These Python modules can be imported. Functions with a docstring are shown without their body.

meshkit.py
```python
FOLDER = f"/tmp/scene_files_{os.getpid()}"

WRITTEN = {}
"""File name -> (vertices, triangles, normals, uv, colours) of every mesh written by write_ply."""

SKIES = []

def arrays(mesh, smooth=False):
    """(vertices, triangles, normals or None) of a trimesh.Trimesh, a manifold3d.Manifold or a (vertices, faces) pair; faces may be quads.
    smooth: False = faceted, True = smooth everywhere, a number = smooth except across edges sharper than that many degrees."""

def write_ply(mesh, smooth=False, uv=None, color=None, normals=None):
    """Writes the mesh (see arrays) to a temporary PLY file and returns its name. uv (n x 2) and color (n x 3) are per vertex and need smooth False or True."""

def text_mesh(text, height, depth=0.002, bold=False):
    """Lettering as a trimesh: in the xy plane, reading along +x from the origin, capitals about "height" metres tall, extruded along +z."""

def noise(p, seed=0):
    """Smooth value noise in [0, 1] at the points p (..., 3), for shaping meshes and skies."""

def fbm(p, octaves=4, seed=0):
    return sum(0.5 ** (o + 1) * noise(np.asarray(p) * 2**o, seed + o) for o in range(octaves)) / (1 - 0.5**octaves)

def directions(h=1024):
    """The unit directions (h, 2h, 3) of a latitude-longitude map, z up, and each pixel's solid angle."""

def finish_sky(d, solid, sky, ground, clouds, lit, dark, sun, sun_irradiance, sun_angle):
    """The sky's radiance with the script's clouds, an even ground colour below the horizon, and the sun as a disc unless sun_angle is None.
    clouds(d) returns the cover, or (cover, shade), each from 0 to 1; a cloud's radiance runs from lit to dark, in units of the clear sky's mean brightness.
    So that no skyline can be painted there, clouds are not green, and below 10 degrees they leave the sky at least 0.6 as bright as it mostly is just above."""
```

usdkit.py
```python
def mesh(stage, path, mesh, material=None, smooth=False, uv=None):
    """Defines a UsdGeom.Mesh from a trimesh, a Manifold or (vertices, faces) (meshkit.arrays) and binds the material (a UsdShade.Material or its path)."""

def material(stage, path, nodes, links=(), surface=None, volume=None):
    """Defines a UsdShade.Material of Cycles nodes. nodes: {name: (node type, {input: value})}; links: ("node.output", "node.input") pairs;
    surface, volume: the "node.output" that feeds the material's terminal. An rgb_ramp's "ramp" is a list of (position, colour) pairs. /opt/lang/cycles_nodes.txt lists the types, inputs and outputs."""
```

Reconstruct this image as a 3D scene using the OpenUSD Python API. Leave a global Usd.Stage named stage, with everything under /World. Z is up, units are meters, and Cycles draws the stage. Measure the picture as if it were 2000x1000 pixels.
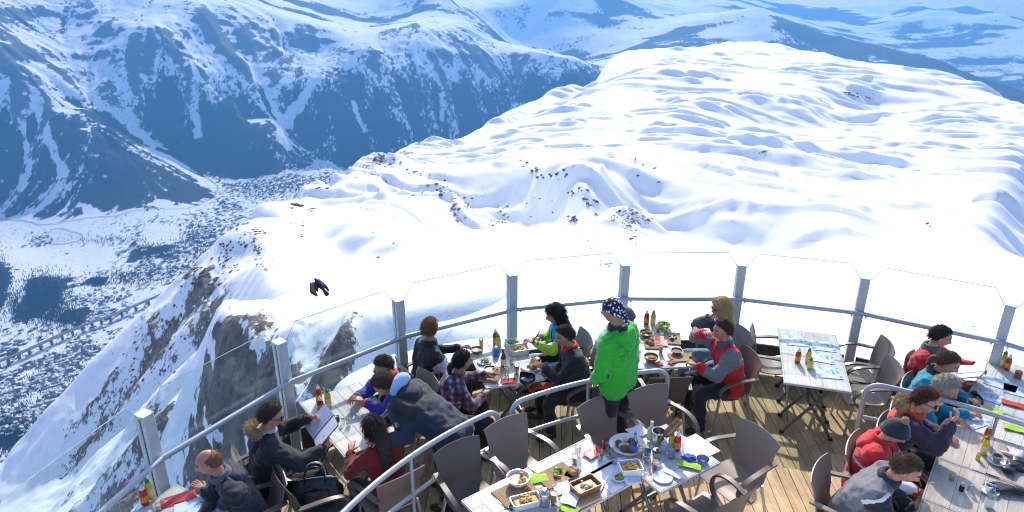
import math, random, numpy as np, trimesh, usdkit, meshkit
import manifold3d as m3
from pxr import Usd, UsdGeom, UsdLux, UsdShade, Gf, Sdf, Vt
from scipy.interpolate import RBFInterpolator
from scipy.ndimage import gaussian_filter, map_coordinates
from shapely.geometry import Polygon, Point, box as sbox
PI = math.pi
rng = np.random.default_rng(7)
random.seed(7)

# ---------------------------------------------------------------- camera, sky, sun, exposure
stage = Usd.Stage.CreateInMemory()
UsdGeom.SetStageUpAxis(stage, UsdGeom.Tokens.z)
UsdGeom.SetStageMetersPerUnit(stage, 1.0)
UsdGeom.Xform.Define(stage, '/World')
CAM_H, PITCH, FPX = 5.0, math.radians(22.3), 1392.0
EXPOSURE = 0.7
HAZE_D = 0.8e-4
SUN_EL, SUN_AZ = math.radians(35), math.radians(3)
SKY_STRENGTH, SUN_INTENSITY = 0.15, 0.85
cam = UsdGeom.Camera.Define(stage, '/World/camera')
cam.CreateHorizontalApertureAttr(36.0)
cam.CreateVerticalApertureAttr(18.0)
cam.CreateFocalLengthAttr(36.0 * FPX / 2000)
cam.CreateClippingRangeAttr(Gf.Vec2f(0.1, 120000))
cam.CreateExposureAttr(EXPOSURE)
cam.AddTranslateOp().Set(Gf.Vec3d(0, 0, CAM_H))
cam.AddRotateXOp().Set(90 - math.degrees(PITCH))
dome = UsdLux.DomeLight.Define(stage, '/World/sky')
skym = usdkit.material(stage, '/World/Looks/sky_material', {
    'sky': ('sky_texture', {'sky_type': 'single_scattering', 'sun_disc': False, 'sun_elevation': SUN_EL, 'sun_rotation': SUN_AZ,
                            'altitude': 600.0, 'air_density': 0.75, 'aerosol_density': 3.0, 'ozone_density': 1.0}),
    'bg': ('background_shader', {'strength': SKY_STRENGTH})}, [('sky.color', 'bg.color')], surface='bg.background')
UsdShade.MaterialBindingAPI.Apply(dome.GetPrim()).Bind(skym)
dome.GetPrim().SetCustomDataByKey('kind', 'structure')
sun = UsdLux.DistantLight.Define(stage, '/World/sun')
sun.CreateNormalizeAttr(True); sun.CreateIntensityAttr(SUN_INTENSITY); sun.CreateAngleAttr(0.5)
sun.CreateColorAttr(Gf.Vec3f(1.0, 0.93, 0.83))
sun.AddRotateZOp().Set(-math.degrees(SUN_AZ)); sun.AddRotateXOp().Set(-(90 - math.degrees(SUN_EL)))

# ---------------------------------------------------------------- naming helpers
used_names = {}
def numbered(name):
    k = used_names.get(name, 0); used_names[name] = k + 1
    return name if k == 0 else '%s_%03d' % (name, k)
def tag(o, label=None, cat=None, group=None, kind=None):
    p = o.GetPrim() if hasattr(o, 'GetPrim') else o
    for k, v in (('label', label), ('category', cat), ('group', group), ('kind', kind)):
        if v: p.SetCustomDataByKey(k, v)
    return p
def obj(name, mesh, mat, parent='/World', smooth=False, label=None, cat=None, group=None, kind=None):
    parent = parent if isinstance(parent, str) else str(parent.GetPath())
    path = numbered(parent + '/' + name)
    m = usdkit.mesh(stage, path, mesh, mat, smooth=smooth)
    tag(m, label, cat, group, kind)
    return m.GetPrim()
def thing(name, label, cat, loc=(0, 0, 0), rz=0.0, group=None):
    x = UsdGeom.Xform.Define(stage, numbered('/World/' + name))
    x.AddTranslateOp().Set(Gf.Vec3d(*map(float, loc))); x.AddRotateZOp().Set(math.degrees(rz))
    return tag(x, label, cat, group)
def primvar(prim, name, values):
    UsdGeom.PrimvarsAPI(prim).CreatePrimvar(name, Sdf.ValueTypeNames.FloatArray, 'vertex').Set(Vt.FloatArray.FromNumpy(np.asarray(values, np.float32)))

# ---------------------------------------------------------------- materials
def mat(name, nodes, links, surface='p.BSDF', volume=None):
    return usdkit.material(stage, '/World/Looks/' + name, nodes, links, surface=surface, volume=volume)
def plain(name, col, rough=0.6, metal=0.0, var=0.12, scale=30.0, bump=0.0, sheen=0.0, spec=0.5, coat=0.0, per_obj=0.0):
    """a colour with a little procedural unevenness"""
    c = np.array(col, float)
    n = {'tc': ('texture_coordinate', {}), 'n': ('noise_texture', {'scale': scale, 'detail': 4.0, 'roughness': 0.6}),
         'r': ('rgb_ramp', {'ramp': [(0.25, tuple(c * (1 - var))), (0.75, tuple(np.minimum(c * (1 + var), 1)))]}),
         'p': ('principled_bsdf', {'roughness': rough, 'metallic': metal, 'sheen_weight': sheen, 'specular_ior_level': spec, 'coat_weight': coat})}
    l = [('tc.object', 'n.vector'), ('n.fac', 'r.fac')]
    out = 'r.color'
    if per_obj:
        n['oi'] = ('object_info', {}); n['mr'] = ('map_range', {'to_min': 1 - per_obj, 'to_max': 1 + per_obj})
        n['hv'] = ('hsv', {})
        l += [('oi.random', 'mr.value'), ('mr.result', 'hv.value'), ('r.color', 'hv.color')]; out = 'hv.color'
    l.append((out, 'p.base_color'))
    if bump:
        n['b'] = ('bump', {'strength': 0.6, 'distance': bump}); n['n2'] = ('noise_texture', {'scale': scale * 1.7, 'detail': 3.0})
        l += [('tc.object', 'n2.vector'), ('n2.fac', 'b.height'), ('b.normal', 'p.normal')]
    return mat(name, n, l)

# ---------------------------------------------------------------- terrain
def tdep(py): return math.tan(PITCH + math.atan((py - 500) / FPX))
def fwd(py): return math.cos(PITCH) - (py - 500) / FPX * math.sin(PITCH)
def P(px, py, Y):                                                # a measured sight line met at forward distance Y
    return ((px - 1000) / FPX / fwd(py) * Y, Y, CAM_H - tdep(py) * Y)
def below(px, py, Y, dY, dz):                                    # ground hidden behind a crest
    x, y, z = P(px, py, Y); k = (Y + dY) / Y
    return (x * k, y * k, z - dz)
def wall(px, pt, pb, Yt, m=0.8):                                 # a bank that faces us: crest point and foot point
    return [P(px, pt, Yt), P(px, pb, Yt * (tdep(pt) + m) / (tdep(pb) + m))]

def FL(px, py):                                                  # the flank that falls away to the left and towards us below the knoll
    m, t_ = (px - 1000) / FPX / fwd(py), tdep(py)
    return (px, py, 226.5 / (0.7875 * m + 0.693 + t_))
SIL = [FL(*q) for q in [(440, 425), (385, 480), (345, 520), (300, 560), (200, 645), (100, 765), (0, 885), (-150, 1040)]]
near = [P(*q) for q in SIL + [FL(*q) for q in [(430, 500), (420, 460), (440, 560), (400, 600), (350, 610), (300, 660), (250, 700), (150, 800), (60, 900), (300, 740), (220, 820), (120, 920), (0, 980), (380, 660), (-100, 1060)]]]
near += [P(*q) for q in [
    (640, 748, 13.5), (720, 720, 14), (760, 690, 20), (1000, 645, 22), (1300, 605, 25), (880, 622, 45), (1150, 598, 36), (800, 640, 34), (1700, 650, 16), (2000, 710, 14), (1960, 630, 23),
    (1000, 568, 60), (1300, 545, 50), (1650, 565, 45), (2000, 600, 40), (800, 600, 68),
    (1000, 500, 200), (1200, 505, 130), (1450, 508, 140), (1650, 512, 150), (1850, 500, 160), (2000, 510, 120), (800, 520, 170), (760, 560, 112),
    (480, 605, 85), (420, 600, 92), (560, 640, 72), (660, 652, 62), (600, 590, 110), (520, 583, 120), (700, 600, 80), (430, 578, 105),
    (527, 545, 170), (512, 505, 220), (495, 455, 300), (480, 405, 400), (600, 470, 290), (560, 430, 370), (600, 540, 165),
    (470, 650, 86), (400, 640, 96),
    (400, 800, 86), (500, 700, 79), (560, 668, 71), (350, 900, 88), (450, 950, 74), (540, 800, 70), (360, 1010, 84), (620, 720, 60), (590, 780, 62), (250, 1020, 130), (600, 850, 62),
    (592, 395, 480), (690, 322, 650), (760, 300, 800), (800, 292, 900), (850, 277, 1000), (640, 360, 560),
    (740, 400, 440), (800, 400, 440), (800, 340, 600), (860, 340, 640), (900, 300, 880), (900, 450, 270), (860, 400, 400), (820, 470, 260), (740, 470, 290),
    (1100, 300, 700), (1100, 250, 900), (1200, 250, 850), (1200, 180, 1200), (1150, 200, 1150), (1400, 300, 620), (1400, 200, 1050), (1400, 130, 1600), (1300, 250, 800), (1280, 130, 1500),
    (1550, 300, 650), (1550, 200, 1100), (1850, 330, 600), (1800, 230, 1050), (1900, 250, 900), (1700, 350, 580), (1600, 370, 480), (1800, 400, 420), (1500, 350, 520),
    (1950, 400, 400), (2000, 300, 650), (1700, 130, 1500), (1800, 160, 1350), (1870, 142, 1500), (1940, 172, 1280), (2000, 193, 1150), (2120, 240, 950),
    (1700, 122, 1650), (1600, 97, 1900), (1500, 82, 2200), (1450, 80, 2300), (1380, 88, 2050), (1320, 84, 1950), (1200, 93, 1750), (1500, 120, 1700), (1600, 150, 1400),
    (1330, 450, 310), (1700, 480, 230), (1900, 470, 230)]]
near += [(x + dx, y + dy, z + dz) for (x, y, z), dx, dy, dz in [(P(527, 545, 170), -8, -13, -17), (P(512, 505, 220), -11, -18, -23), (P(495, 455, 300), -15, -24, -31), (P(480, 405, 400), -18, -30, -38), (P(495, 455, 300), 40, 0, -3), (P(512, 505, 220), 40, 0, -2), (P(480, 405, 400), 40, 0, -8)]]
near += sum([[P(px, fp + 5, Y * 0.8), P(px, fp + 13, Y * 0.55), P(px, fp + 26, Y * 0.32)] for px, fp, Y in [(960, 455, 490), (1060, 466, 450), (1130, 468, 390), (1200, 476, 345), (1270, 482, 430), (1340, 496, 415), (1440, 503, 380), (1540, 505, 365), (1640, 506, 340), (700, 555, 230)]], [])
near += sum([wall(*q) for q in [
    (880, 250, 322, 1180), (940, 214, 297, 1260, .85), (1000, 180, 262, 1350, .85), (1060, 155, 235, 1430), (1110, 141, 200, 1500), (1180, 110, 165, 1650, .6), (1260, 76, 112, 1850, .6),
    (960, 312, 455, 560, .75), (1010, 305, 464, 560, .75), (1060, 312, 466, 520, .75), (1130, 355, 468, 450, .7), (1200, 405, 474, 390, .6),
    (1270, 342, 480, 480), (1340, 352, 495, 460), (1440, 390, 502, 420), (1540, 408, 505, 400), (1640, 432, 505, 370),
    (1640, 172, 215, 1220), (1700, 160, 233, 1260, .85), (1750, 175, 218, 1220), (1580, 215, 265, 980, .7), (1660, 245, 270, 1000, .6),
    (640, 425, 520, 330, .7), (690, 445, 545, 300, .7), (720, 480, 552, 260, .6), (1780, 470, 540, 260, .5)]], [])
near += [below(*q, 60, 110) for q in SIL]
near += [below(*q) for q in [
    (480, 405, 400, 100, 110),
    (592, 395, 480, 120, 120), (690, 322, 650, 130, 130), (760, 300, 800, 140, 130), (850, 277, 1000, 150, 140), (880, 250, 1180, 150, 150), (1000, 180, 1350, 170, 170), (1110, 141, 1500, 200, 170),
    (1200, 93, 1750, 300, 130), (1320, 84, 1950, 350, 150), (1450, 80, 2300, 400, 200), (1600, 97, 1900, 350, 200), (1700, 122, 1650, 300, 200), (1870, 142, 1500, 300, 200), (2000, 193, 1150, 250, 180), (2120, 240, 950, 200, 180)]]
near += [(x, y, -2.6) for x, y in [(0, 11), (3, 11), (6, 11), (9, 9), (11, 5), (2, 6)]]
near += [(-2.6, 11.5, -3.6), (-3.6, 10.5, -7), (-5, 7.5, -12), (-6.5, 4, -17), (-9, 0, -25), (-3.5, 5, -9), (-1.5, 8, -3.6)]
near += [(r_ * math.sin(math.radians(a_)), r_ * math.cos(math.radians(a_)), z_) for a_ in range(-60, -22, 6) for r_, z_ in [(560, -560), (900, -1000), (1600, -1480), (3000, -1560)]]
near += [(3000 * math.sin(math.radians(a_)), 3000 * math.cos(math.radians(a_)), -1250) for a_ in range(-22, 61, 6)] + [(1500 * math.sin(math.radians(a_)), 1500 * math.cos(math.radians(a_)), z_) for a_, z_ in [(-20, -1000), (-14, -800), (-9, -620), (46, -600), (60, -700)]] + [(900 * math.sin(math.radians(a_)), 900 * math.cos(math.radians(a_)), z_) for a_, z_ in [(-22, -560), (-17, -430)]]
near += [(-20, 40, -52), (-10, 30, -38), (-35, 40, -75), (-10, 46, -48), (-18, 22, -38), (-9, 16, -20), (-14, 60, -54)]
near = np.array(near)

far = [P(*q) for q in [
    (0, 800, 2190), (0, 700, 2560), (100, 600, 3030), (0, 500, 3680), (200, 520, 3550), (0, 440, 4190), (100, 480, 3900), (300, 480, 3830), (385, 448, 4080), (400, 400, 4540), (450, 368, 4900),
    (500, 358, 5000), (560, 345, 5120), (650, 318, 5480), (700, 297, 5750), (790, 285, 5900), (850, 268, 6150), (250, 620, 2930), (130, 760, 2320), (350, 520, 3500), (450, 460, 4000), (560, 400, 4550), (700, 350, 5200), (0, 870, 1930), (-300, 700, 2560), (-300, 450, 4100),
    (0, 100, 5900), (60, 140, 5700), (150, 210, 5400), (220, 252, 5200), (300, 312, 4950), (350, 352, 4780), (392, 392, 4600), (-150, 0, 6400), (-400, -150, 7200),
    (0, 412, 4430), (60, 428, 4260), (120, 456, 4010), (200, 468, 3910), (300, 462, 3960), (360, 452, 4040), (-300, 380, 4700),
    (100, 300, 4900), (200, 380, 4460), (0, 250, 5200), (300, 400, 4380),
    (0, 60, 6900), (100, 130, 6500), (200, 190, 6100), (260, 240, 5750), (310, 295, 5420), (100, 50, 7600), (100, 0, 8100), (300, 0, 8300), (200, 100, 7000), (-100, -60, 8500),
    (295, 75, 7000), (380, 160, 6400), (425, 195, 6200), (500, 232, 5950), (565, 272, 5700), (600, 312, 5500),
    (410, 335, 5250), (500, 345, 5170), (580, 340, 5200), (350, 230, 5900), (340, 300, 5400), (470, 300, 5430), (420, 260, 5760),
    (548, 252, 5950), (562, 292, 5650), (500, 150, 6900), (470, 50, 7800), (600, 182, 6500), (625, 132, 7000), (530, 215, 6350), (615, 97, 7600), (700, 62, 8300), (800, 20, 9000), (740, 40, 8700),
    (400, 100, 7200), (500, 50, 8000), (560, 0, 8600), (440, 130, 6950), (560, 120, 7250), (420, 20, 8150), (650, 20, 9000), (600, 50, 8200),
    (640, 115, 7300), (700, 86, 7400), (760, 98, 7350), (695, 180, 6500), (720, 240, 6050), (640, 220, 6150), (600, 290, 5720), (800, 75, 7600), (860, 92, 7500), (800, 180, 6600), (780, 240, 6150), (870, 200, 6600),
    (830, -25, 9500), (880, 5, 9200), (940, 50, 8700), (992, 86, 8200), (830, 45, 8500), (900, 70, 8000), (945, 97, 7900),
    (960, 101, 7650), (1050, 96, 7700), (1100, 110, 7300), (960, 123, 7300), (1060, 114, 7380), (900, 180, 6750), (1000, 160, 7000), (1100, 138, 7080), (1180, 110, 7700),
    (1000, 84, 12500), (1080, 92, 12000), (1190, 70, 12500), (1000, 20, 14500), (1060, -15, 15500), (1120, 40, 13800), (1150, 10, 15000), (1200, 0, 15500), (1240, 40, 14500), (1230, 66, 12500), (930, 10, 16000), (1320, 40, 15000), (1300, 60, 12000), (1300, 5, 20000), (1400, 10, 19000), (1380, 34, 14000), (1450, 40, 12000),
    (1480, 36, 11500), (1570, 54, 10000), (1650, 76, 9000), (1780, 106, 8000), (1850, 126, 7500), (2000, 188, 6000), (2200, 280, 4600), (1500, 70, 9300), (1600, 92, 8500), (1720, 118, 7500), (1900, 165, 6400),
    (1900, 150, 13500), (2000, 170, 11500), (1700, 72, 21000), (2000, 100, 17500), (1850, 105, 17000), (1600, 42, 26000), (1800, 20, 26000), (1900, 0, 32000), (1700, 5, 33000), (1950, 45, 22500), (1850, 60, 22000), (2000, 40, 24000), (1550, 10, 33000), (2200, 30, 26000), (2200, 150, 13500), (1450, -5, 33000), (1100, -20, 33000), (700, -60, 33000), (300, -120, 16000), (-300, -160, 14000)]]
far += [below(*q) for q in [(150, 210, 5400, 200, 80), (220, 252, 5200, 180, 80), (300, 312, 4950, 180, 60), (0, 100, 5900, 250, 90), (500, 232, 5950, 200, 70), (425, 195, 6200, 200, 60), (1050, 96, 7700, 900, 330), (1100, 110, 7300, 900, 300), (992, 86, 8200, 1500, 350),
    (1570, 42, 10000, 1500, 500), (1650, 72, 9000, 1500, 600), (1780, 106, 8000, 1500, 700), (1850, 126, 7500, 1500, 750), (2000, 188, 6000, 1500, 700), (1060, -15, 15500, 4000, 300)]]
far += [(x, y, z) for x, y, z in [(-2500, 800, -1480), (-1200, 1200, -1440), (0, 3800, -1450), (1500, 4500, -1400), (3000, 4500, -1300), (3500, 2000, -1200), (500, 2500, -1300), (2500, 6500, -1250), (-6000, 2000, -900), (5000, 9000, -1400)]]
def nearer(p):
    # the flanks across the valley are steep: pull what stands behind their feet towards us along its own sight line
    x, y, z = p; az = x / y
    if y > 8500:                                                # keep the farthest ranges within clear air
        k = (8500 + (y - 8500) * 0.32) / y; return (x * k, y * k, CAM_H + (z - CAM_H) * k)
    if y < 4000 or y > 8500 or az > 0.08 or abs(z + 1450) < 60: return p
    yb = np.interp(az, [-0.7, -0.43, -0.28, -0.1, 0.0], [4350, 4950, 5350, 5900, 6500])
    if y <= yb: return p
    spur = az < -0.42 and z > CAM_H - (0.34 + 0.23 * (az + 0.7)) * y and y < 6000
    k = (yb + (y - yb) * (0.7 if spur else 0.55)) / y
    return (x * k, y * k, CAM_H + (z - CAM_H) * k)
far = [nearer(p) for p in far]
far = np.array(far)

def surface(pts, smooth):
    """height over (bearing, log distance) through measured points"""
    r = np.hypot(pts[:, 0], pts[:, 1]); az = np.arctan2(pts[:, 0], pts[:, 1])
    key = np.round(np.c_[az * 300, np.log(r) * 300]).astype(int)
    _, keep = np.unique(key, axis=0, return_index=True)
    q = np.c_[az, np.log(r) * 0.9][keep]
    return RBFInterpolator(q, ((pts[:, 2] - CAM_H) / r)[keep], kernel='thin_plate_spline', smoothing=smooth, neighbors=40)
def draped(pts):
    """the same, but stretched flat between the points, so that steep banks do not swing over"""
    from scipy.interpolate import LinearNDInterpolator, NearestNDInterpolator
    r = np.hypot(pts[:, 0], pts[:, 1]); az = np.arctan2(pts[:, 0], pts[:, 1]); q = np.c_[az, np.log(r) * 0.9]; v = (pts[:, 2] - CAM_H) / r
    a, b = LinearNDInterpolator(q, v), NearestNDInterpolator(q, v)
    def f(x): y = a(x); n = np.isnan(y); y[n] = b(x[n]); return y
    return f
def grid(rs, a0=47.0, n=820):
    azs = np.radians(np.concatenate([np.arange(-180, -a0, 5.0), np.linspace(-a0, a0, n), np.arange(a0 + 5, 181, 5.0)]))
    R, A = np.meshgrid(rs, azs, indexing='ij')
    return R, A, R * np.sin(A), R * np.cos(A)
def coarse_eval(f, rs, n=230):
    """the interpolant on a coarse grid, then refined"""
    lr = np.log(rs); gl = np.linspace(lr[0], lr[-1], n); ga = np.radians(np.linspace(-60, 60, n))
    G, A = np.meshgrid(gl, ga, indexing='ij')
    w = f(np.c_[A.ravel(), G.ravel() * 0.9]).reshape(G.shape)
    return w, gl, ga
def lookup(w, gl, ga, R, A):
    i = (np.log(R) - gl[0]) / (gl[-1] - gl[0]) * (len(gl) - 1); j = (np.clip(A, ga[0], ga[-1]) - ga[0]) / (ga[-1] - ga[0]) * (len(ga) - 1)
    return map_coordinates(w, [i, j], order=3, mode='nearest')
def nz(X, Y, s, oct=4, seed=0, Z=0.0):
    return meshkit.fbm(np.stack([X / s, Y / s, np.zeros_like(X) + Z + seed * 7.3], -1), oct, seed) - 0.5
def ridged(X, Y, s, oct=4, seed=0):
    v = 0; a = 1.0; tot = 0
    for o in range(oct):
        n = meshkit.noise(np.stack([X / s * 2**o, Y / s * 2**o, np.zeros_like(X) + seed * 3.1], -1), seed + o)
        v = v + a * (1 - np.abs(2 * n - 1)); tot += a; a *= 0.5
    return v / tot
def grid_faces(nr, na):
    i, j = np.meshgrid(np.arange(nr - 1), np.arange(na - 1), indexing='ij')
    a = i * na + j
    return np.stack([a, a + 1, a + na + 1, a + na], -1).reshape(-1, 4)
def downhill(X, Y, Z, seedn, steps=14, dl=1.0):
    """a noise smeared along the fall line: chutes and gullies"""
    Xr, Xa = np.gradient(X); Yr, Ya = np.gradient(Y); Zr, Za = np.gradient(gaussian_filter(Z, (3, 3)))
    det = Xr * Ya - Xa * Yr; det = np.where(np.abs(det) < 1e-9, 1e-9, det)
    gx = (Zr * Ya - Za * Yr) / det; gy = (Za * Xr - Zr * Xa) / det
    vr = (gx * Ya - gy * Xa) / det; va = (gy * Xr - gx * Yr) / det
    l = np.hypot(vr, va) + 1e-9; vr, va = vr / l * dl, va / l * dl
    acc = seedn.copy(); ii, jj = np.meshgrid(np.arange(X.shape[0], dtype=float), np.arange(X.shape[1], dtype=float), indexing='ij')
    for sgn in (1, -1):
        pi, pj = ii.copy(), jj.copy()
        for k in range(steps):
            a = map_coordinates(vr, [pi, pj], order=1, mode='nearest'); b = map_coordinates(va, [pi, pj], order=1, mode='nearest')
            pi += sgn * a; pj += sgn * b
            acc += map_coordinates(seedn, [pi, pj], order=1, mode='nearest')
    acc -= acc.mean(); return acc / acc.std()
def inside(pxpoly, X, Y, Z, soft):
    """0..1 inside an area of the ground that was measured as sight lines"""
    d = Y * math.cos(PITCH) - (Z - CAM_H) * math.sin(PITCH); v = -(Y * math.sin(PITCH) + (Z - CAM_H) * math.cos(PITCH))
    d = np.where(d < 1, 1, d)
    u, v = 1000 + FPX * X / d, 500 + FPX * v / d
    pg = np.array(pxpoly, float); ins = np.zeros(X.shape, bool); dist = np.full(X.shape, 1e9)
    for (x0, y0), (x1, y1) in zip(pg, np.roll(pg, -1, 0)):
        c = (y0 > v) != (y1 > v)
        ins ^= c & (u < (x1 - x0) * (v - y0) / (y1 - y0 + 1e-12) + x0)
        t = np.clip(((u - x0) * (x1 - x0) + (v - y0) * (y1 - y0)) / ((x1 - x0)**2 + (y1 - y0)**2), 0, 1)
        dist = np.minimum(dist, np.hypot(u - x0 - t * (x1 - x0), v - y0 - t * (y1 - y0)))
    return np.clip(0.5 + np.where(ins, 1, -1) * dist / (2 * soft), 0, 1)
def hits(px, py, R, A, Z):
    """where measured sight lines meet the ground: arrays of (x, y, z)"""
    px, py = np.atleast_1d(np.asarray(px, float)), np.atleast_1d(np.asarray(py, float)); th = np.tan(PITCH + np.arctan((py - 500) / FPX)); f = np.cos(PITCH) - (py - 500) / FPX * math.sin(PITCH)
    az = np.arctan((px - 1000) / FPX / f); az0 = A[0]; j = np.clip(np.searchsorted(az0, az), 1, len(az0) - 1); w = ((az - az0[j - 1]) / (az0[j] - az0[j - 1]))[None, :]
    prof = Z[:, j - 1] * (1 - w) + Z[:, j] * w; rr = R[:, 0][:, None]; ray_z = CAM_H - rr * np.cos(az)[None, :] * th[None, :]
    k = np.argmax(prof > ray_z, axis=0); ok = (prof > ray_z).any(0) & (k > 0); r = rr[np.maximum(k, 0), 0]
    return np.stack([r * np.sin(az), r * np.cos(az), prof[k, np.arange(len(k))]], 1)[ok]
def slope_of(X, Y, Z):
    Xr, Xa = np.gradient(X); Yr, Ya = np.gradient(Y); Zr, Za = np.gradient(Z)
    det = Xr * Ya - Xa * Yr; det = np.where(np.abs(det) < 1e-9, 1e-9, det)
    return np.hypot((Zr * Ya - Za * Yr) / det, (Za * Xr - Zr * Xa) / det)
# ---- the snow mountain that the terrace stands on
rs = np.exp(np.concatenate([np.linspace(math.log(3.0), math.log(30), 70, endpoint=False), np.linspace(math.log(30), math.log(650), 400, endpoint=False), np.linspace(math.log(650), math.log(2000), 430, endpoint=False), np.linspace(math.log(2000), math.log(2900), 40)]))
R, A, X, Y = grid(rs)
w, gl, ga = coarse_eval(draped(near), rs, 420)
Zn = CAM_H + R * lookup(gaussian_filter(w, 2.1), gl, ga, R, A)
def patch(poly, X, Y, soft):
    """0..1 inside an area of the ground given by measured (px, py, Y) corners"""
    pg = np.array([P(*q)[:2] for q in poly]); ins = np.zeros(X.shape, bool); dist = np.full(X.shape, 1e9)
    for (x0, y0), (x1, y1) in zip(pg, np.roll(pg, -1, 0)):
        ins ^= ((y0 > Y) != (y1 > Y)) & (X < (x1 - x0) * (Y - y0) / (y1 - y0 + 1e-9) + x0)
        t = np.clip(((X - x0) * (x1 - x0) + (Y - y0) * (y1 - y0)) / ((x1 - x0)**2 + (y1 - y0)**2), 0, 1)
        dist = np.minimum(dist, np.hypot(X - x0 - t * (x1 - x0), Y - y0 - t * (y1 - y0)))
    return np.clip(0.5 + np.where(ins, 1, -1) * dist / (2 * soft), 0, 1)
plateau = np.clip((R - 180) / 300, 0, 1)
# wind-packed hummocks, drawn out along the wind from upper left to lower right
ca, sa = math.cos(0.62), math.sin(0.62)
U, V = X * ca - Y * sa, X * sa + Y * ca
warp = 30 * nz(X, Y, 140, 3, 5)
hum = ridged((U + warp) * 0.45, V + warp, 95, 3, 3) - 0.62
hum2 = ridged((U - warp) * 0.5, V + 0.7 * warp, 38, 3, 9) - 0.62
gate = np.clip(0.55 + 2.2 * nz(X, Y, 260, 2, 33), 0.15, 1.25)
Zn = Zn + plateau * gate * (13 * hum + 6.0 * hum2) * np.clip(1.3 - (R - 1700) / 1500, 0.6, 1) * np.clip(R / 700, 0.35, 1.25)
def drifts(lam, d, seed, edge):
    # wind drifts: a short steep lee bank on our side, a long back
    t = V / lam + 2.6 * nz(X, Y, lam * 2.6, 3, seed) + 0.9 * nz(U * 0.5, V, lam * 0.7, 2, seed + 1)
    t = t - np.floor(t); s = np.where(t < d, t / d, (1 - t) / (1 - d))
    g = np.clip(6 * nz(U * 0.55, V, lam * 1.3, 2, seed + 2) + edge, 0, 1)
    return 1.05 * d * lam * gaussian_filter(s, (0.6, 0.6)) * g
Zn = Zn + plateau * (0.4 * np.clip((A - 0.0) / 0.1, 0.2, 1) * drifts(150, 0.16, 201, 0.0) + 0.6 * drifts(72, 0.18, 211, 0.0) + 1.0 * drifts(33, 0.22, 221, 0.05) + 1.1 * drifts(18, 0.28, 231, 0.12) * np.clip(1.6 - R / 900, 0, 1)) * (1 - 0.7 * np.clip((-0.2 - A) / 0.1, 0, 1) * np.clip((560 - R) / 120, 0, 1))
Zn = Zn + 2.2 * nz(X, Y, 30, 3, 21) * np.clip((R - 40) / 100, 0, 1) + 0.5 * nz(X, Y, 6, 3, 22) * np.clip((R - 10) / 25, 0.3, 1)
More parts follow.
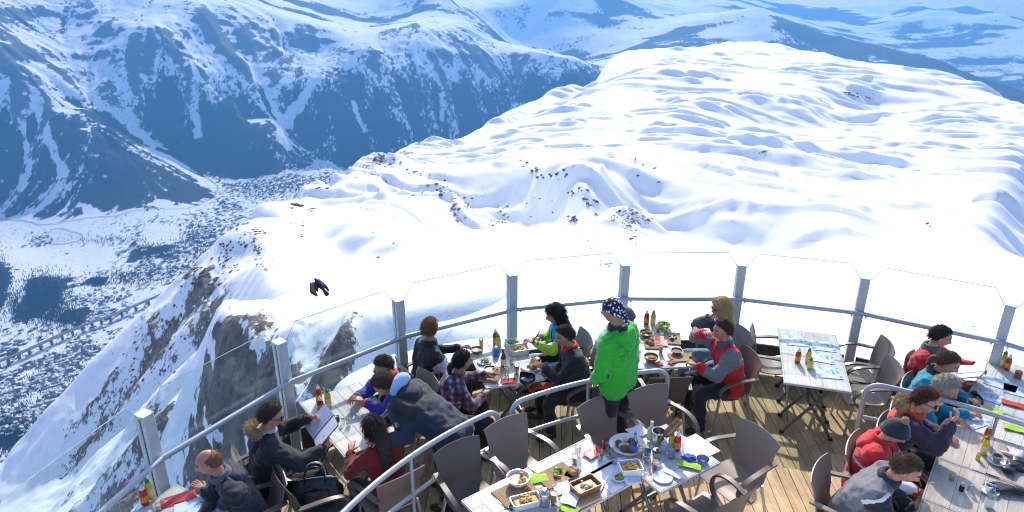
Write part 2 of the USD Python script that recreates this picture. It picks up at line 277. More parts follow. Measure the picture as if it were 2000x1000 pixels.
# the cliff left of the terrace
band_ = patch([(395, 620, 90), (470, 640, 86), (560, 650, 74), (668, 656, 63), (690, 720, 50), (620, 780, 45), (560, 900, 42), (430, 1050, 33), (270, 1050, 55), (290, 850, 84), (345, 760, 92), (385, 690, 97)], X, Y, 6)
flank = patch([(420, 470, 340), (330, 560, 330), (250, 660, 300), (60, 850, 300), (-60, 1000, 200), (-60, 1150, 90), (300, 1150, 30), (500, 900, 45), (470, 650, 86), (400, 600, 180), (440, 520, 270)], X, Y, 25)
flank = flank * np.clip((-0.13 - A) / 0.06, 0, 1)
crops = np.maximum.reduce([patch(p_, X, Y, 7) for p_ in [
    [(305, 640, 175), (350, 630, 165), (362, 690, 130), (315, 712, 140)], [(248, 700, 210), (305, 690, 160), (315, 745, 130), (262, 760, 160)], [(270, 580, 300), (300, 576, 290), (300, 618, 260), (274, 618, 270)],
    [(360, 515, 320), (425, 510, 280), (430, 560, 220), (372, 570, 250)], [(38, 950, 170), (110, 935, 130), (116, 1000, 100), (50, 1010, 120)], [(170, 840, 170), (220, 830, 150), (215, 870, 130), (175, 880, 140)], [(440, 690, 95), (480, 680, 90), (470, 800, 72), (430, 790, 76)]]])
cliff = np.maximum(band_, 0.8 * crops)
cr = ridged(X, Y, 24, 5, 41) - 0.55; cr2 = ridged(X + 9, Y, 7, 4, 43) - 0.55; cr3 = ridged(X, Y + 5, 2.6, 3, 45) - 0.5
Zn = Zn + (cliff * 8.0 + flank * 2.2) * cr * np.clip(R / 80, 0.4, 1.5) + (cliff * 4.2 + 0.5 * flank) * cr2 + 1.3 * cliff * cr3
i1_ = int(np.searchsorted(rs, 720)); j1_ = int(np.searchsorted(A[0], -0.10)); blk = np.s_[:i1_, :j1_]
gul, gulw = np.zeros(X.shape), np.zeros(X.shape)
gul[blk] = downhill(X[blk], Y[blk], Zn[blk], gaussian_filter(rng.standard_normal(X[blk].shape), 1.6), 24, 1.4)
gulw[blk] = downhill(X[blk], Y[blk], Zn[blk], gaussian_filter(rng.standard_normal(X[blk].shape), (4, 7)), 30, 1.6)
Zn = Zn + flank * (gulw * 1.5 + gul * 0.35) * np.clip(R / 120, 0.3, 2.0) + band_ * gul * 0.4
# crest rocks and the rocky banks in the middle distance
spots = np.maximum.reduce([patch(p, X, Y, s) for p, s in [
    ([(555, 400, 465), (590, 388, 478), (615, 412, 455), (590, 425, 440)], 7),
    ([(690, 330, 640), (770, 300, 800), (850, 275, 1000), (830, 320, 820), (740, 380, 520), (690, 360, 560)], 25),
    ([(1000, 306, 556), (1060, 320, 520), (1130, 356, 455), (1230, 430, 360), (1290, 500, 390), (1240, 500, 400), (1150, 400, 440), (1060, 345, 510)], 12),
    ([(950, 415, 520), (1000, 410, 520), (1000, 440, 510), (955, 445, 510)], 6), ([(1105, 415, 478), (1140, 415, 470), (1140, 440, 468), (1105, 440, 470)], 5),
    ([(1200, 405, 400), (1260, 430, 395), (1265, 480, 385), (1200, 450, 390)], 8),
    ([(800, 370, 500), (905, 390, 420), (920, 455, 300), (850, 400, 430)], 15),
    ([(490, 420, 340), (530, 500, 230), (545, 540, 180), (505, 500, 230), (470, 440, 320)], 8),
    ([(1120, 470, 240), (1180, 470, 240), (1250, 560, 60), (1200, 560, 60)], 9),
    ([(1640, 170, 1225), (1720, 170, 1245), (1710, 195, 1225), (1650, 190, 1215)], 20),
    ([(860, 262, 1150), (1000, 182, 1340), (1000, 190, 1330), (880, 270, 1140)], 14)]])
Zn = Zn + spots * (2.2 * np.abs(cr2) + 1.0 * nz(X, Y, 3, 2, 8)) * np.clip(R / 400, 0.4, 2)
sl = slope_of(X, Y, Zn)
speck = np.clip(0.38 + 0.16 * gul - 0.10 * gulw + 0.9 * nz(X, Y, 45, 3, 47), 0, 1) * flank
ledge = meshkit.fbm(np.stack([X / 6.5, Y / 6.5, Zn / 2.6], -1), 5, 61) - 0.5; face = ridged(X + 3 * ledge, Zn * 0.8 + Y * 0.3, 13, 4, 63) - 0.5; face2 = ridged(X, Zn * 1.2 + Y, 4.2, 3, 65) - 0.5
rock = np.clip(band_ * (0.66 + 2.3 * ledge + 0.10 * np.clip((sl - 0.8), -0.5, 1)) + crops * (0.48 + 1.2 * ledge) + 0.62 * speck + 0.55 * spots, 0, 1)
out_ = np.maximum(band_, 0.7 * crops) * (5.0 * face + 2.4 * face2) * np.clip(R / 80, 0.5, 2.0)
X, Y = X - np.sin(A) * out_, Y - np.cos(A) * out_
rock = np.where(R < 24, rock * 0.4, rock)
# far
rs2 = np.exp(np.concatenate([np.linspace(math.log(1350), math.log(3400), 120, endpoint=False), np.linspace(math.log(3400), math.log(8500), 380, endpoint=False), np.linspace(math.log(8500), math.log(17000), 200)]))
R2, A2, X2, Y2 = grid(rs2, n=660)
w2, gl2, ga2 = coarse_eval(surface(far, 0.0002), rs2)
Zf = CAM_H + R2 * lookup(gaussian_filter(w2, 0.6), gl2, ga2, R2, A2)
hgt = np.clip((Zf + 1480) / 500, 0, 1)
sl0 = slope_of(X2, Y2, gaussian_filter(Zf, (4, 4)))
steep = np.clip((sl0 - 0.18) / 0.3, 0, 1) * hgt
farness = np.clip((R2 - 8000) / 2500, 0, 1)
bigr = ridged(X2 + 300 * nz(X2, Y2, 900, 3, 2), Y2, 1100, 6, 51) - 0.55
Zf = Zf + steep * (1 - farness) * (190 * bigr + 70 * (ridged(X2, Y2 + 200 * nz(X2, Y2, 300, 2, 4), 330, 4, 53) - 0.55)) + farness * hgt * 520 * (ridged(X2, Y2, 3600, 6, 61) - 0.6)
g1 = downhill(X2, Y2, Zf, gaussian_filter(rng.standard_normal(X2.shape), (0.8, 1.6)), 20, 1.3)
g2 = downhill(X2, Y2, Zf, gaussian_filter(rng.standard_normal(X2.shape), (1.0, 5.0)), 30, 1.6)
Zf = Zf + steep * (1 - farness) * (9 * g1 + 16 * g2)
Zf = Zf + (1 - steep) * 14 * nz(X2, Y2, 420, 4, 71)
slf = slope_of(X2, Y2, Zf)
treeline = -880 + 160 * nz(X2, Y2, 1500, 3, 81) * 2 - 150 * np.clip((R2 - 8500) / 3000, 0, 1)
wood = np.clip((treeline - Zf) / 330 + 0.5, 0, 1) * np.clip((slf - 0.16) / 0.16, 0, 1)
wood = 0.75 * wood - 0.13 * g2 - 0.16 * g1 + 0.75 * nz(X2, Y2, 300, 4, 91) + 0.5 * (nz(X2, Y2, 70, 3, 93))
clear = np.clip(nz(X2, Y2, 520, 4, 95) * 6 - 0.6, 0, 1)
wood = np.clip(wood - clear * np.where(R2 > 8300, 1.0, 0.35), 0, 1)
# far woods and fields
fw_ = np.clip(0.46 + 5.0 * nz(X2 * 0.6, Y2 * 1.2, 420, 5, 131) + 1.5 * nz(X2 * 0.6, Y2, 2600, 2, 133) + 0.35 * (slf - 0.2) - 0.35 * np.clip((-1500 - Zf) / 150, 0, 1) - 0.5 * np.clip((Zf + 820) / 200, 0, 1), 0, 1)
wood = np.where(R2 > 7600, wood + (fw_ - wood) * np.clip((R2 - 7600) / 600, 0, 1), wood)
# avalanche chutes and snow-filled gullies
def chute(line, width):
    q = curve2(np.array(line, float)); h = hits(q[:, 0], q[:, 1], R2, A2, Zf); d = np.full(X2.shape, 1e9)
    sel = (X2 > h[:, 0].min() - 300) & (X2 < h[:, 0].max() + 300) & (Y2 > h[:, 1].min() - 300) & (Y2 < h[:, 1].max() + 300)
    if sel.any():
        from scipy.spatial import cKDTree
        d[sel] = cKDTree(h[:, :2]).query(np.c_[X2[sel], Y2[sel]])[0]
    return np.clip(1.15 - d / width - 1.3 * nz(X2, Y2, 55, 4, 141) + 0.12 * g1 + 0.10 * g2, 0, 1)
def curve2(p): return np.stack([np.interp(np.linspace(0, len(p) - 1, 60), np.arange(len(p)), p[:, k]) for k in (0, 1)], 1)
for ln_, wd__ in [([(38, 185), (48, 260), (55, 320), (45, 365)], 28), ([(60, 190), (85, 245), (105, 300), (125, 342)], 30), ([(370, 195), (385, 230), (388, 265)], 45), ([(500, 130), (528, 190), (548, 248)], 40), ([(470, 150), (508, 200), (545, 252)], 32),
                  ([(626, 125), (596, 190), (550, 252)], 42), ([(548, 250), (558, 275)], 60), ([(690, 200), (700, 232), (712, 255)], 26), ([(865, 190), (863, 232)], 26), ([(740, 150), (775, 195)], 34), ([(885, 100), (880, 140)], 30), ([(930, 110), (935, 150)], 28), ([(205, 175), (255, 240), (310, 300), (400, 356)], 75), ([(100, 130), (205, 200)], 80), ([(0, 70), (100, 140)], 80),
                  ([(400, 358), (500, 352), (590, 336)], 60), ([(160, 400), (195, 430), (240, 415), (270, 410)], 34), ([(300, 400), (330, 395)], 40), ([(600, 110), (640, 95), (700, 85)], 110), ([(560, 50), (610, 90)], 120)]:
    c_ = chute(ln_, wd__); wood = wood * (1 - c_)
c_ = chute([(1500, 40), (1570, 60), (1650, 84), (1780, 114), (1850, 134), (1925, 160), (2010, 192)], 420) * np.clip(1.15 - 6 * np.clip(nz(X2, Y2, 300, 4, 151) + 0.02, 0, 1) * (X2 < 3300), 0, 1); wood = np.maximum(wood, c_)
# woods, villages and clearings of the valley floor
flat = np.clip(1 - (slf - 0.12) / 0.14, 0, 1) * np.clip((-1150 - Zf) / 150, 0, 1)
vill = np.clip(0.5 + 2.4 * nz(X2, Y2, 620, 3, 101), 0, 1)
grove = np.clip(7 * nz(X2, Y2, 260, 4, 111) - 1.35, 0, 1)
vw = flat * np.maximum(0.19 + 0.30 * vill, grove)
wood = np.clip(np.maximum(wood, vw), 0, 1)
for poly, v, s in [([(48, 540, 3410), (130, 545, 3370), (118, 580, 3150), (60, 640, 2840), (20, 640, 2840)], 0.95, 40), ([(-20, 500, 3680), (22, 520, 3560), (10, 600, 3060), (-30, 620, 2950)], 0.9, 40),
                   ([(30, 530, 3480), (50, 530, 3480), (48, 575, 3190), (14, 640, 2840), (-8, 640, 2840), (25, 575, 3190)], 0.0, 18),
                   ([(0, 470, 3960), (120, 480, 3900), (250, 500, 3700), (180, 535, 3460), (60, 530, 3490), (0, 505, 3650)], 0.03, 60),
                   ([(255, 485, 3760), (330, 480, 3800), (330, 505, 3640), (262, 505, 3640)], 0.85, 40), ([(180, 545, 3380), (205, 548, 3360), (200, 562, 3280), (178, 560, 3290)], 0.95, 20),
                   ([(115, 600, 3020), (165, 600, 3020), (160, 635, 2860), (115, 630, 2890)], 0.8, 30), ([(-10, 870, 1930), (70, 800, 2190), (120, 770, 2290), (90, 830, 2060), (0, 900, 1830)], 0.9, 60),
                   ([(300, 445, 4130), (370, 440, 4180), (350, 475, 3900), (290, 475, 3900)], 0.1, 40)]:
    m = np.clip((patch(poly, X2, Y2, s * 2.2) - 0.5 + 1.5 * nz(X2, Y2, 110, 4, 161)) * 2.5 + 0.5, 0, 1); wood = wood * (1 - m) + v * m
# the motorway crosses the valley floor on a long viaduct
road = [P(-40, 735, 2410), P(0, 718, 2480), P(60, 690, 2600), P(130, 655, 2760), P(210, 625, 2910), P(300, 595, 3060), P(360, 560, 3260)]
high = np.clip((Zf + 900) / 300, 0, 1) * np.clip((slf - 0.55) / 0.4, 0, 1)
bare = np.clip(0.22 * hgt * steep + high * 0.8 + 0.3 * g1 * steep + 0.14 * g2 * steep + 0.6 * nz(X2, Y2, 200, 4, 121) * steep, 0, 1) * (1 - farness * 0.6)

def ramp_mix(): pass
M_snow = mat('snow_and_rock', {
    'tc': ('texture_coordinate', {}), 'a': ('attribute', {'attribute': 'rock'}),
    'n1': ('noise_texture', {'scale': 0.5, 'detail': 9.0, 'roughness': 0.72}), 'n2': ('noise_texture', {'scale': 0.09, 'detail': 5.0, 'roughness': 0.6}),
    's': ('math', {'math_type': 'multiply_add', 'value2': 0.9, 'value3': -0.45}), 's2': ('math', {'math_type': 'multiply_add', 'value2': 0.7, 'value3': -0.35}),
    'add': ('math', {'math_type': 'add'}), 'add2': ('math', {'math_type': 'add'}), 'st': ('map_range', {'range_type': 'smoothstep', 'from_min': 0.42, 'from_max': 0.52}),
    'n4': ('noise_texture', {'scale': 0.24, 'detail': 6.0, 'roughness': 0.7}), 's4': ('math', {'math_type': 'multiply_add', 'value2': 0.8, 'value3': -0.4}), 'add4': ('math', {'math_type': 'add'}),
    'rc': ('rgb_ramp', {'ramp': [(0.25, (0.05, 0.047, 0.048)), (0.42, (0.13, 0.12, 0.113)), (0.56, (0.23, 0.20, 0.172)), (0.66, (0.15, 0.138, 0.13)), (0.78, (0.07, 0.067, 0.066))]}), 'n3': ('noise_texture', {'scale': 0.3, 'detail': 8.0, 'roughness': 0.7}),
    'sc': ('rgb_ramp', {'ramp': [(0.3, (0.80, 0.83, 0.87)), (0.7, (0.88, 0.89, 0.90))]}),
    'mx': ('mix_color', {}), 'p': ('principled_bsdf', {'roughness': 0.75, 'specular_ior_level': 0.25}),
    'b': ('bump', {'strength': 0.5, 'distance': 0.30}), 'b2': ('bump', {'strength': 1.0, 'distance': 1.1}), 'mb': ('mix_vector', {})},
    [('tc.object', 'n1.vector'), ('tc.object', 'n2.vector'), ('tc.object', 'n3.vector'), ('n1.fac', 's.value1'), ('n2.fac', 's2.value1'), ('s.value', 'add.value1'), ('s2.value', 'add.value2'),
     ('tc.object', 'n4.vector'), ('n4.fac', 's4.value1'), ('s4.value', 'add4.value1'), ('add.value', 'add4.value2'), ('add4.value', 'add2.value1'), ('a.fac', 'add2.value2'), ('add2.value', 'st.value'), ('n3.fac', 'rc.fac'), ('n2.fac', 'sc.fac'), ('st.result', 'mx.fac'), ('sc.color', 'mx.a'), ('rc.color', 'mx.b'),
     ('mx.result', 'p.base_color'), ('n1.fac', 'b.height'), ('n3.fac', 'b2.height'), ('st.result', 'mb.fac'), ('b.normal', 'mb.a'), ('b2.normal', 'mb.b'), ('mb.result', 'p.normal')])
M_mount = mat('mountain_snow_forest', {
    'tc': ('texture_coordinate', {}), 'a': ('attribute', {'attribute': 'wood'}), 'k': ('attribute', {'attribute': 'bare'}),
    'mp': ('mapping', {'scale': (1.0, 0.45, 0.45)}), 'n1': ('noise_texture', {'scale': 0.045, 'detail': 8.0, 'roughness': 0.75}), 'n2': ('noise_texture', {'scale': 0.026, 'detail': 9.0, 'roughness': 0.72}), 'b': ('bump', {'strength': 0.7, 'distance': 14.0}),
    's': ('math', {'math_type': 'multiply_add', 'value2': 1.9, 'value3': -0.95}), 'add': ('math', {'math_type': 'add'}), 'st': ('map_range', {'range_type': 'smoothstep', 'from_min': 0.36, 'from_max': 0.48}),
    's3': ('math', {'math_type': 'multiply_add', 'value2': 1.7, 'value3': -0.85}), 'add3': ('math', {'math_type': 'add'}), 'st3': ('map_range', {'range_type': 'smoothstep', 'from_min': 0.41, 'from_max': 0.52}),
    'fc': ('rgb_ramp', {'ramp': [(0.3, (0.012, 0.02, 0.02)), (0.7, (0.035, 0.045, 0.035))]}),
    'rc': ('rgb_ramp', {'ramp': [(0.3, (0.07, 0.07, 0.08)), (0.7, (0.16, 0.15, 0.15))]}),
    'm1': ('mix_color', {'a': (0.84, 0.86, 0.89)}), 'm2': ('mix_color', {}), 'p': ('principled_bsdf', {'roughness': 0.85, 'specular_ior_level': 0.1})},
    [('tc.object', 'mp.vector'), ('mp.vector', 'n1.vector'), ('tc.object', 'n2.vector'), ('n1.fac', 's.value1'), ('s.value', 'add.value1'), ('a.fac', 'add.value2'), ('add.value', 'st.value'),
     ('n2.fac', 's3.value1'), ('s3.value', 'add3.value1'), ('k.fac', 'add3.value2'), ('add3.value', 'st3.value'), ('n1.fac', 'fc.fac'), ('n2.fac', 'rc.fac'),
     ('st3.result', 'm1.fac'), ('rc.color', 'm1.b'), ('m1.result', 'm2.a'), ('fc.color', 'm2.b'), ('st.result', 'm2.fac'), ('m2.result', 'p.base_color'), ('n2.fac', 'b.height'), ('b.normal', 'p.normal')])
def sheet(name, X, Y, Z, material, vars, keep=None):
    f = grid_faces(*X.shape)
    v = np.stack([X, Y, Z], -1).reshape(-1, 3)
    if keep is not None: f = f[keep.ravel()[f].any(1)]
    u, inv = np.unique(f, return_inverse=True)
    pr = obj(name, (v[u], inv.reshape(f.shape)[:, ::-1]), material, smooth=True, kind='structure')
    for k, a in vars.items(): primvar(pr, k, a.ravel()[u])
    return pr
sheet('snow_mountain', X, Y, Zn, M_snow, {'rock': rock})
floor_ = (flat > 0.5) & (R2 < 8000)
floor_ = gaussian_filter(floor_.astype(float), 3) > 0.5
fv = {'wood': wood, 'bare': bare}
under_ = (A2 > -0.05) & (R2 < 2300)
sheet('valley_floor', X2, Y2, Zf, M_mount, fv, floor_ & ~under_)
sheet('mountains', X2, Y2, Zf, M_mount, fv, ~floor_ & (R2 < 8700) & ~under_)
sheet('distant_mountains', X2, Y2, Zf, M_mount, fv, (R2 >= 8680))
HAZE = mat('haze_air', {'v': ('principled_volume', {'color': (0.13, 0.43, 1.0), 'density': HAZE_D, 'anisotropy': 0.3})}, [], surface=None, volume='v.volume')
hb = trimesh.creation.box(bounds=[(-18000, -18000, min(Zf.min(), Zn.min()) - 60), (18000, 18000, max(Zf.max(), CAM_H) + 40)])
obj('haze', hb, HAZE, kind='stuff')

# loose rocks on the snow banks, each cluster where the photograph shows one
def boulder(seed):
    d = np.array(trimesh.creation.icosphere(1).vertices); return d * (0.35 + 1.3 * meshkit.noise(d * 1.6 + seed * 3.3, seed))[:, None] * np.array([1.0, 0.7, 0.5])
rk_v, rk_f, nrk = [], [], 0; icf = trimesh.creation.icosphere(1).faces; g_ = np.random.default_rng(5)
for px, py, sx, sy, n, size in [(575, 404, 12, 6, 14, 5), (610, 412, 14, 5, 8, 3), (1022, 318, 8, 8, 14, 3.2), (1045, 340, 8, 6, 12, 3.0), (1090, 348, 22, 5, 16, 2.6), (1130, 380, 22, 8, 18, 2.4), (1160, 395, 8, 5, 8, 2.6), (978, 432, 18, 9, 40, 2.2), (1124, 428, 9, 5, 16, 2.6), (1200, 425, 10, 12, 24, 2.0), (1225, 435, 16, 12, 20, 1.8), (1240, 470, 10, 14, 16, 1.6), (1155, 470, 10, 8, 10, 1.0), (1180, 515, 18, 10, 14, 0.6), (1050, 420, 40, 25, 14, 1.6),
                              (760, 318, 40, 8, 26, 3.0), (820, 340, 30, 14, 24, 2.6), (850, 370, 30, 14, 26, 2.4), (905, 398, 14, 16, 24, 2.2), (700, 330, 30, 8, 14, 2.6), (640, 365, 30, 10, 12, 2.4), (880, 270, 16, 10, 12, 4.0), (900, 235, 16, 8, 8, 4.0), (950, 205, 30, 6, 10, 4.0), (1665, 185, 16, 6, 14, 5.0), (1690, 192, 14, 5, 8, 4.0),
                              (1490, 302, 6, 5, 5, 3.0), (1808, 442, 8, 5, 5, 2.0), (505, 490, 10, 10, 24, 1.8), (480, 480, 12, 8, 14, 1.6), (500, 455, 22, 10, 14, 1.4), (530, 520, 14, 12, 16, 0.9), (600, 500, 40, 50, 14, 0.9), (570, 450, 40, 20, 12, 1.4), (460, 430, 14, 14, 20, 2.2), (395, 545, 30, 24, 110, 1.9), (330, 640, 30, 40, 60, 1.6), (440, 500, 26, 30, 70, 1.5), (280, 720, 40, 40, 50, 1.5), (500, 470, 14, 30, 40, 1.3), (700, 440, 60, 40, 16, 1.4), (1250, 330, 60, 40, 10, 2.0), (1750, 620, 60, 6, 10, 0.12), (1880, 640, 30, 5, 8, 0.12)]:
    h_ = hits(px + g_.normal(0, sx * 0.6, n), py + g_.normal(0, sy * 0.6, n), R, A, Zn)
    for q in h_:
        b_ = boulder(int(g_.integers(0, 400))) * size * 0.72 * g_.uniform(0.25, 1.0) ** 1.3; a_ = g_.uniform(0, 6.28); c_, s_ = math.cos(a_), math.sin(a_)
        rk_v.append(np.stack([b_[:, 0] * c_ - b_[:, 1] * s_, b_[:, 0] * s_ + b_[:, 1] * c_, b_[:, 2]], 1) + q - [0, 0, size * 0.16]); rk_f.append(icf + nrk); nrk += len(b_)
M_boulder = mat('dark_boulder', {'tc': ('texture_coordinate', {}), 'n': ('noise_texture', {'scale': 0.7, 'detail': 6.0}), 'r': ('rgb_ramp', {'ramp': [(0.3, (0.05, 0.048, 0.05)), (0.6, (0.15, 0.13, 0.12)), (0.72, (0.6, 0.62, 0.64))]}), 'p': ('principled_bsdf', {'roughness': 0.9})}, [('tc.object', 'n.vector'), ('n.fac', 'r.fac'), ('r.color', 'p.base_color')])
tag(obj('loose_rocks', (np.vstack(rk_v), np.vstack(rk_f)), M_boulder), 'dark loose rocks scattered over the snow banks', 'rocks', kind='stuff')
# the valley: motorway viaduct, chalets and conifers
M_road = plain('motorway_asphalt', (0.13, 0.125, 0.125), 0.9, 0, 0.2, 0.05)
hl = hits([q[0] for q in [(-40, 737), (0, 720), (60, 695), (120, 668), (180, 645), (215, 632), (300, 592), (360, 566)]], [q[1] for q in [(-40, 737), (0, 720), (60, 695), (120, 668), (180, 645), (215, 632), (300, 592), (360, 566)]], R2, A2, Zf)
hl = np.stack([np.interp(np.linspace(0, len(hl) - 1, 40), np.arange(len(hl)), gaussian_filter(hl[:, k], 0.6)) for k in range(3)], 1); hl[:, 2] = np.linspace(hl[0, 2], hl[-1, 2], 40) + 26
dr_ = np.gradient(hl[:, :2], axis=0); dr_ /= np.linalg.norm(dr_, axis=1, keepdims=True); nr_ = np.stack([-dr_[:, 1], dr_[:, 0], 0 * dr_[:, 0]], 1)
rv = np.stack([hl - nr_ * 11 - [0, 0, 3], hl + nr_ * 11 - [0, 0, 3], hl + nr_ * 11, hl - nr_ * 11], 1).reshape(-1, 3); rf = []
for k in range(39):
    for s_ in range(4): a_, b_ = k * 4 + s_, k * 4 + (s_ + 1) % 4; rf.append((a_, b_, b_ + 4, a_ + 4))
mw = UsdGeom.Xform.Define(stage, '/World/motorway'); tag(mw, kind='structure')
obj('road_deck', (rv, np.array(rf)), M_road, mw)
for k in range(1, 39, 2): obj('pier', trimesh.creation.box(bounds=[(hl[k, 0] - 4, hl[k, 1] - 4, hl[k, 2] - 60), (hl[k, 0] + 4, hl[k, 1] + 4, hl[k, 2] - 2.5)]), M_road, mw)
def scatter(name, label, cat_, protos, pts, scales, rots, ids):
    pi = UsdGeom.PointInstancer.Define(stage, '/World/' + name); tag(pi, label, cat_, kind='stuff'); UsdGeom.Scope.Define(stage, '/World/' + name + '/prototypes'); tg = []
    for k, parts in enumerate(protos):
        x = UsdGeom.Xform.Define(stage, '/World/%s/prototypes/kind%s' % (name, 'abcdef'[k])); tg.append(x.GetPath())
        for nm, m, mt in parts: usdkit.mesh(stage, str(x.GetPath()) + '/' + nm, m, mt)
    pi.CreatePrototypesRel().SetTargets(tg); pi.CreatePositionsAttr(Vt.Vec3fArray.FromNumpy(np.asarray(pts, np.float32))); pi.CreateProtoIndicesAttr(Vt.IntArray.FromNumpy(np.asarray(ids, np.int32))); pi.CreateScalesAttr(Vt.Vec3fArray.FromNumpy(np.asarray(scales, np.float32)))
    pi.CreateOrientationsAttr(Vt.QuathArray([Gf.Quath(math.cos(a / 2), 0, 0, math.sin(a / 2)) for a in rots]))
M_wall = plain('chalet_wall', (0.16, 0.11, 0.08), 0.9, 0, 0.2, 0.2); M_wall2 = plain('rendered_wall', (0.42, 0.38, 0.34), 0.9); M_roofs = plain('snowy_roof', (0.75, 0.76, 0.78), 0.8); M_roofd = plain('slate_roof', (0.10, 0.09, 0.095), 0.8); M_tree = plain('dark_spruce', (0.022, 0.035, 0.026), 0.9, 0, 0.3, 0.3)
def chalet(w, d, h, mw_, mr_):
    wl = trimesh.creation.box(bounds=[(-w / 2, -d / 2, -6), (w / 2, d / 2, h)]); e = 0.9; t_ = w * 0.28
    rv_ = np.array([(-w / 2 - e, -d / 2 - e, h - .2), (w / 2 + e, -d / 2 - e, h - .2), (w / 2 + e, d / 2 + e, h - .2), (-w / 2 - e, d / 2 + e, h - .2), (0, -d / 2 - e, h + t_), (0, d / 2 + e, h + t_)])
    return [('wall', wl, mw_), ('roof', trimesh.convex.convex_hull(rv_), mr_)]
def spruce(): return [('crown', trimesh.util.concatenate([trimesh.creation.cone(2.6 - 0.55 * k, 6.0, sections=7).apply_translation((0, 0, 1.5 + 3.6 * k)) for k in range(4)]), M_tree), ('trunk', trimesh.creation.cylinder(0.35, 6, sections=6), M_tree)]
hp, ht = [], []
for cx, cy, sx, sy, n in [(100, 720, 90, 50, 1500), (60, 800, 70, 40, 800), (170, 680, 60, 25, 420), (200, 600, 60, 30, 260), (50, 470, 40, 12, 90), (330, 520, 40, 20, 160), (395, 455, 26, 22, 260), (450, 415, 30, 16, 160), (300, 500, 30, 20, 120), (600, 330, 30, 10, 60), (60, 690, 60, 18, 250)]: hp.append(hits(cx + g_.normal(0, sx * 0.6, n), cy + g_.normal(0, sy * 0.6, n), R2, A2, Zf))
for cx, cy, sx, sy, n in [(90, 585, 40, 38, 3600), (5, 560, 14, 50, 700), (190, 552, 16, 8, 260), (300, 492, 34, 10, 500), (250, 545, 60, 14, 350), (130, 620, 50, 18, 500), (40, 840, 50, 50, 1500), (150, 750, 90, 50, 600), (380, 480, 40, 34, 450), (500, 375, 50, 12, 260), (560, 365, 40, 14, 220), (30, 600, 10, 30, 300), (220, 470, 60, 8, 160)]: ht.append(hits(cx + g_.normal(0, sx * 0.6, n), cy + g_.normal(0, sy * 0.6, n), R2, A2, Zf))
hp, ht = np.vstack(hp), np.vstack(ht); hp = hp[(hp[:, 2] < -1150) & (nz(hp[:, 0], hp[:, 1], 120, 3, 171) + 0.5 * (np.abs(nz(hp[:, 0], hp[:, 1], 260, 2, 173)) - 0.1) > -0.02)]; ht = ht[ht[:, 2] < -1000]
scatter('valley_village', 'dense village of small chalets and houses on the valley floor far below', 'village', [chalet(12, 15, 7, M_wall, M_roofs), chalet(16, 12, 9, M_wall2, M_roofd), chalet(22, 14, 11, M_wall, M_roofd), chalet(18, 13, 9, M_wall2, M_roofs)], hp, np.repeat(g_.uniform(0.5, 0.95, len(hp))[:, None], 3, 1), g_.uniform(0, 6.28, len(hp)), g_.choice(4, len(hp), p=[0.45, 0.15, 0.1, 0.3]))
scatter('valley_conifers', 'dark conifer groves on the valley floor far below', 'trees', [spruce()], ht, np.repeat(g_.uniform(0.5, 0.95, len(ht))[:, None], 3, 1), g_.uniform(0, 6.28, len(ht)), np.zeros(len(ht), int))
# ---------------------------------------------------------------- shared materials of the terrace
def wood_mat(name, dark, mid, light, scale=1.0, rough=0.7, along='y', per=0.16):
    sc = (14, 0.9, 14) if along == 'y' else (0.9, 14, 14)
    return mat(name, {'tc': ('texture_coordinate', {}), 'mp': ('mapping', {'scale': tuple(s * scale for s in sc)}), 'oi': ('object_info', {}),
        'rv': ('combine_xyz', {}), 'ro': ('math', {'math_type': 'multiply', 'value2': 37.0}), 'va': ('vector_math', {'math_type': 'add'}),
        'n': ('noise_texture', {'scale': 2.2, 'detail': 7.0, 'roughness': 0.7, 'distortion': 0.6}), 'n2': ('noise_texture', {'scale': 2.6, 'detail': 5.0}), 'n3': ('voronoi_texture', {'scale': 7.0}),
        'r': ('rgb_ramp', {'ramp': [(0.28, dark), (0.5, mid), (0.72, light)]}), 'mr': ('map_range', {'to_min': 1 - per, 'to_max': 1 + per}), 'hv': ('hsv', {}),
        'r2': ('rgb_ramp', {'ramp': [(0.35, (0.62, 0.6, 0.58)), (0.6, (1, 1, 1))]}), 'k': ('rgb_ramp', {'ramp': [(0.03, (0.25, 0.2, 0.16)), (0.075, (1, 1, 1))]}),
        'm': ('mix_color', {'blend_type': 'multiply', 'fac': 0.75}), 'm2': ('mix_color', {'blend_type': 'multiply', 'fac': 0.8}),
        'b': ('bump', {'strength': 0.4, 'distance': 0.004}), 'p': ('principled_bsdf', {'roughness': rough, 'specular_ior_level': 0.3})},
        [('tc.object', 'va.vector1'), ('oi.random', 'ro.value1'), ('ro.value', 'rv.x'), ('ro.value', 'rv.z'), ('rv.vector', 'va.vector2'), ('va.vector', 'mp.vector'), ('mp.vector', 'n.vector'), ('tc.object', 'n2.vector'), ('va.vector', 'n3.vector'),
         ('n.fac', 'r.fac'), ('oi.random', 'mr.value'), ('mr.result', 'hv.value'), ('r.color', 'hv.color'), ('n2.fac', 'r2.fac'), ('hv.color', 'm.a'), ('r2.color', 'm.b'), ('n3.distance', 'k.fac'), ('m.result', 'm2.a'), ('k.color', 'm2.b'),
         ('m2.result', 'p.base_color'), ('n.fac', 'b.height'), ('b.normal', 'p.normal')])
M_deck = wood_mat('larch_deck_boards', (0.43, 0.275, 0.13), (0.65, 0.465, 0.26), (0.77, 0.60, 0.365))
M_deck2 = wood_mat('lower_deck_boards', (0.41, 0.27, 0.125), (0.61, 0.44, 0.235), (0.73, 0.565, 0.33))
M_under = plain('dark_joist', (0.03, 0.025, 0.02), 0.9)
M_top = wood_mat('limed_table_planks', (0.53, 0.50, 0.46), (0.70, 0.67, 0.63), (0.80, 0.775, 0.74), 0.8, 0.5, per=0.06)
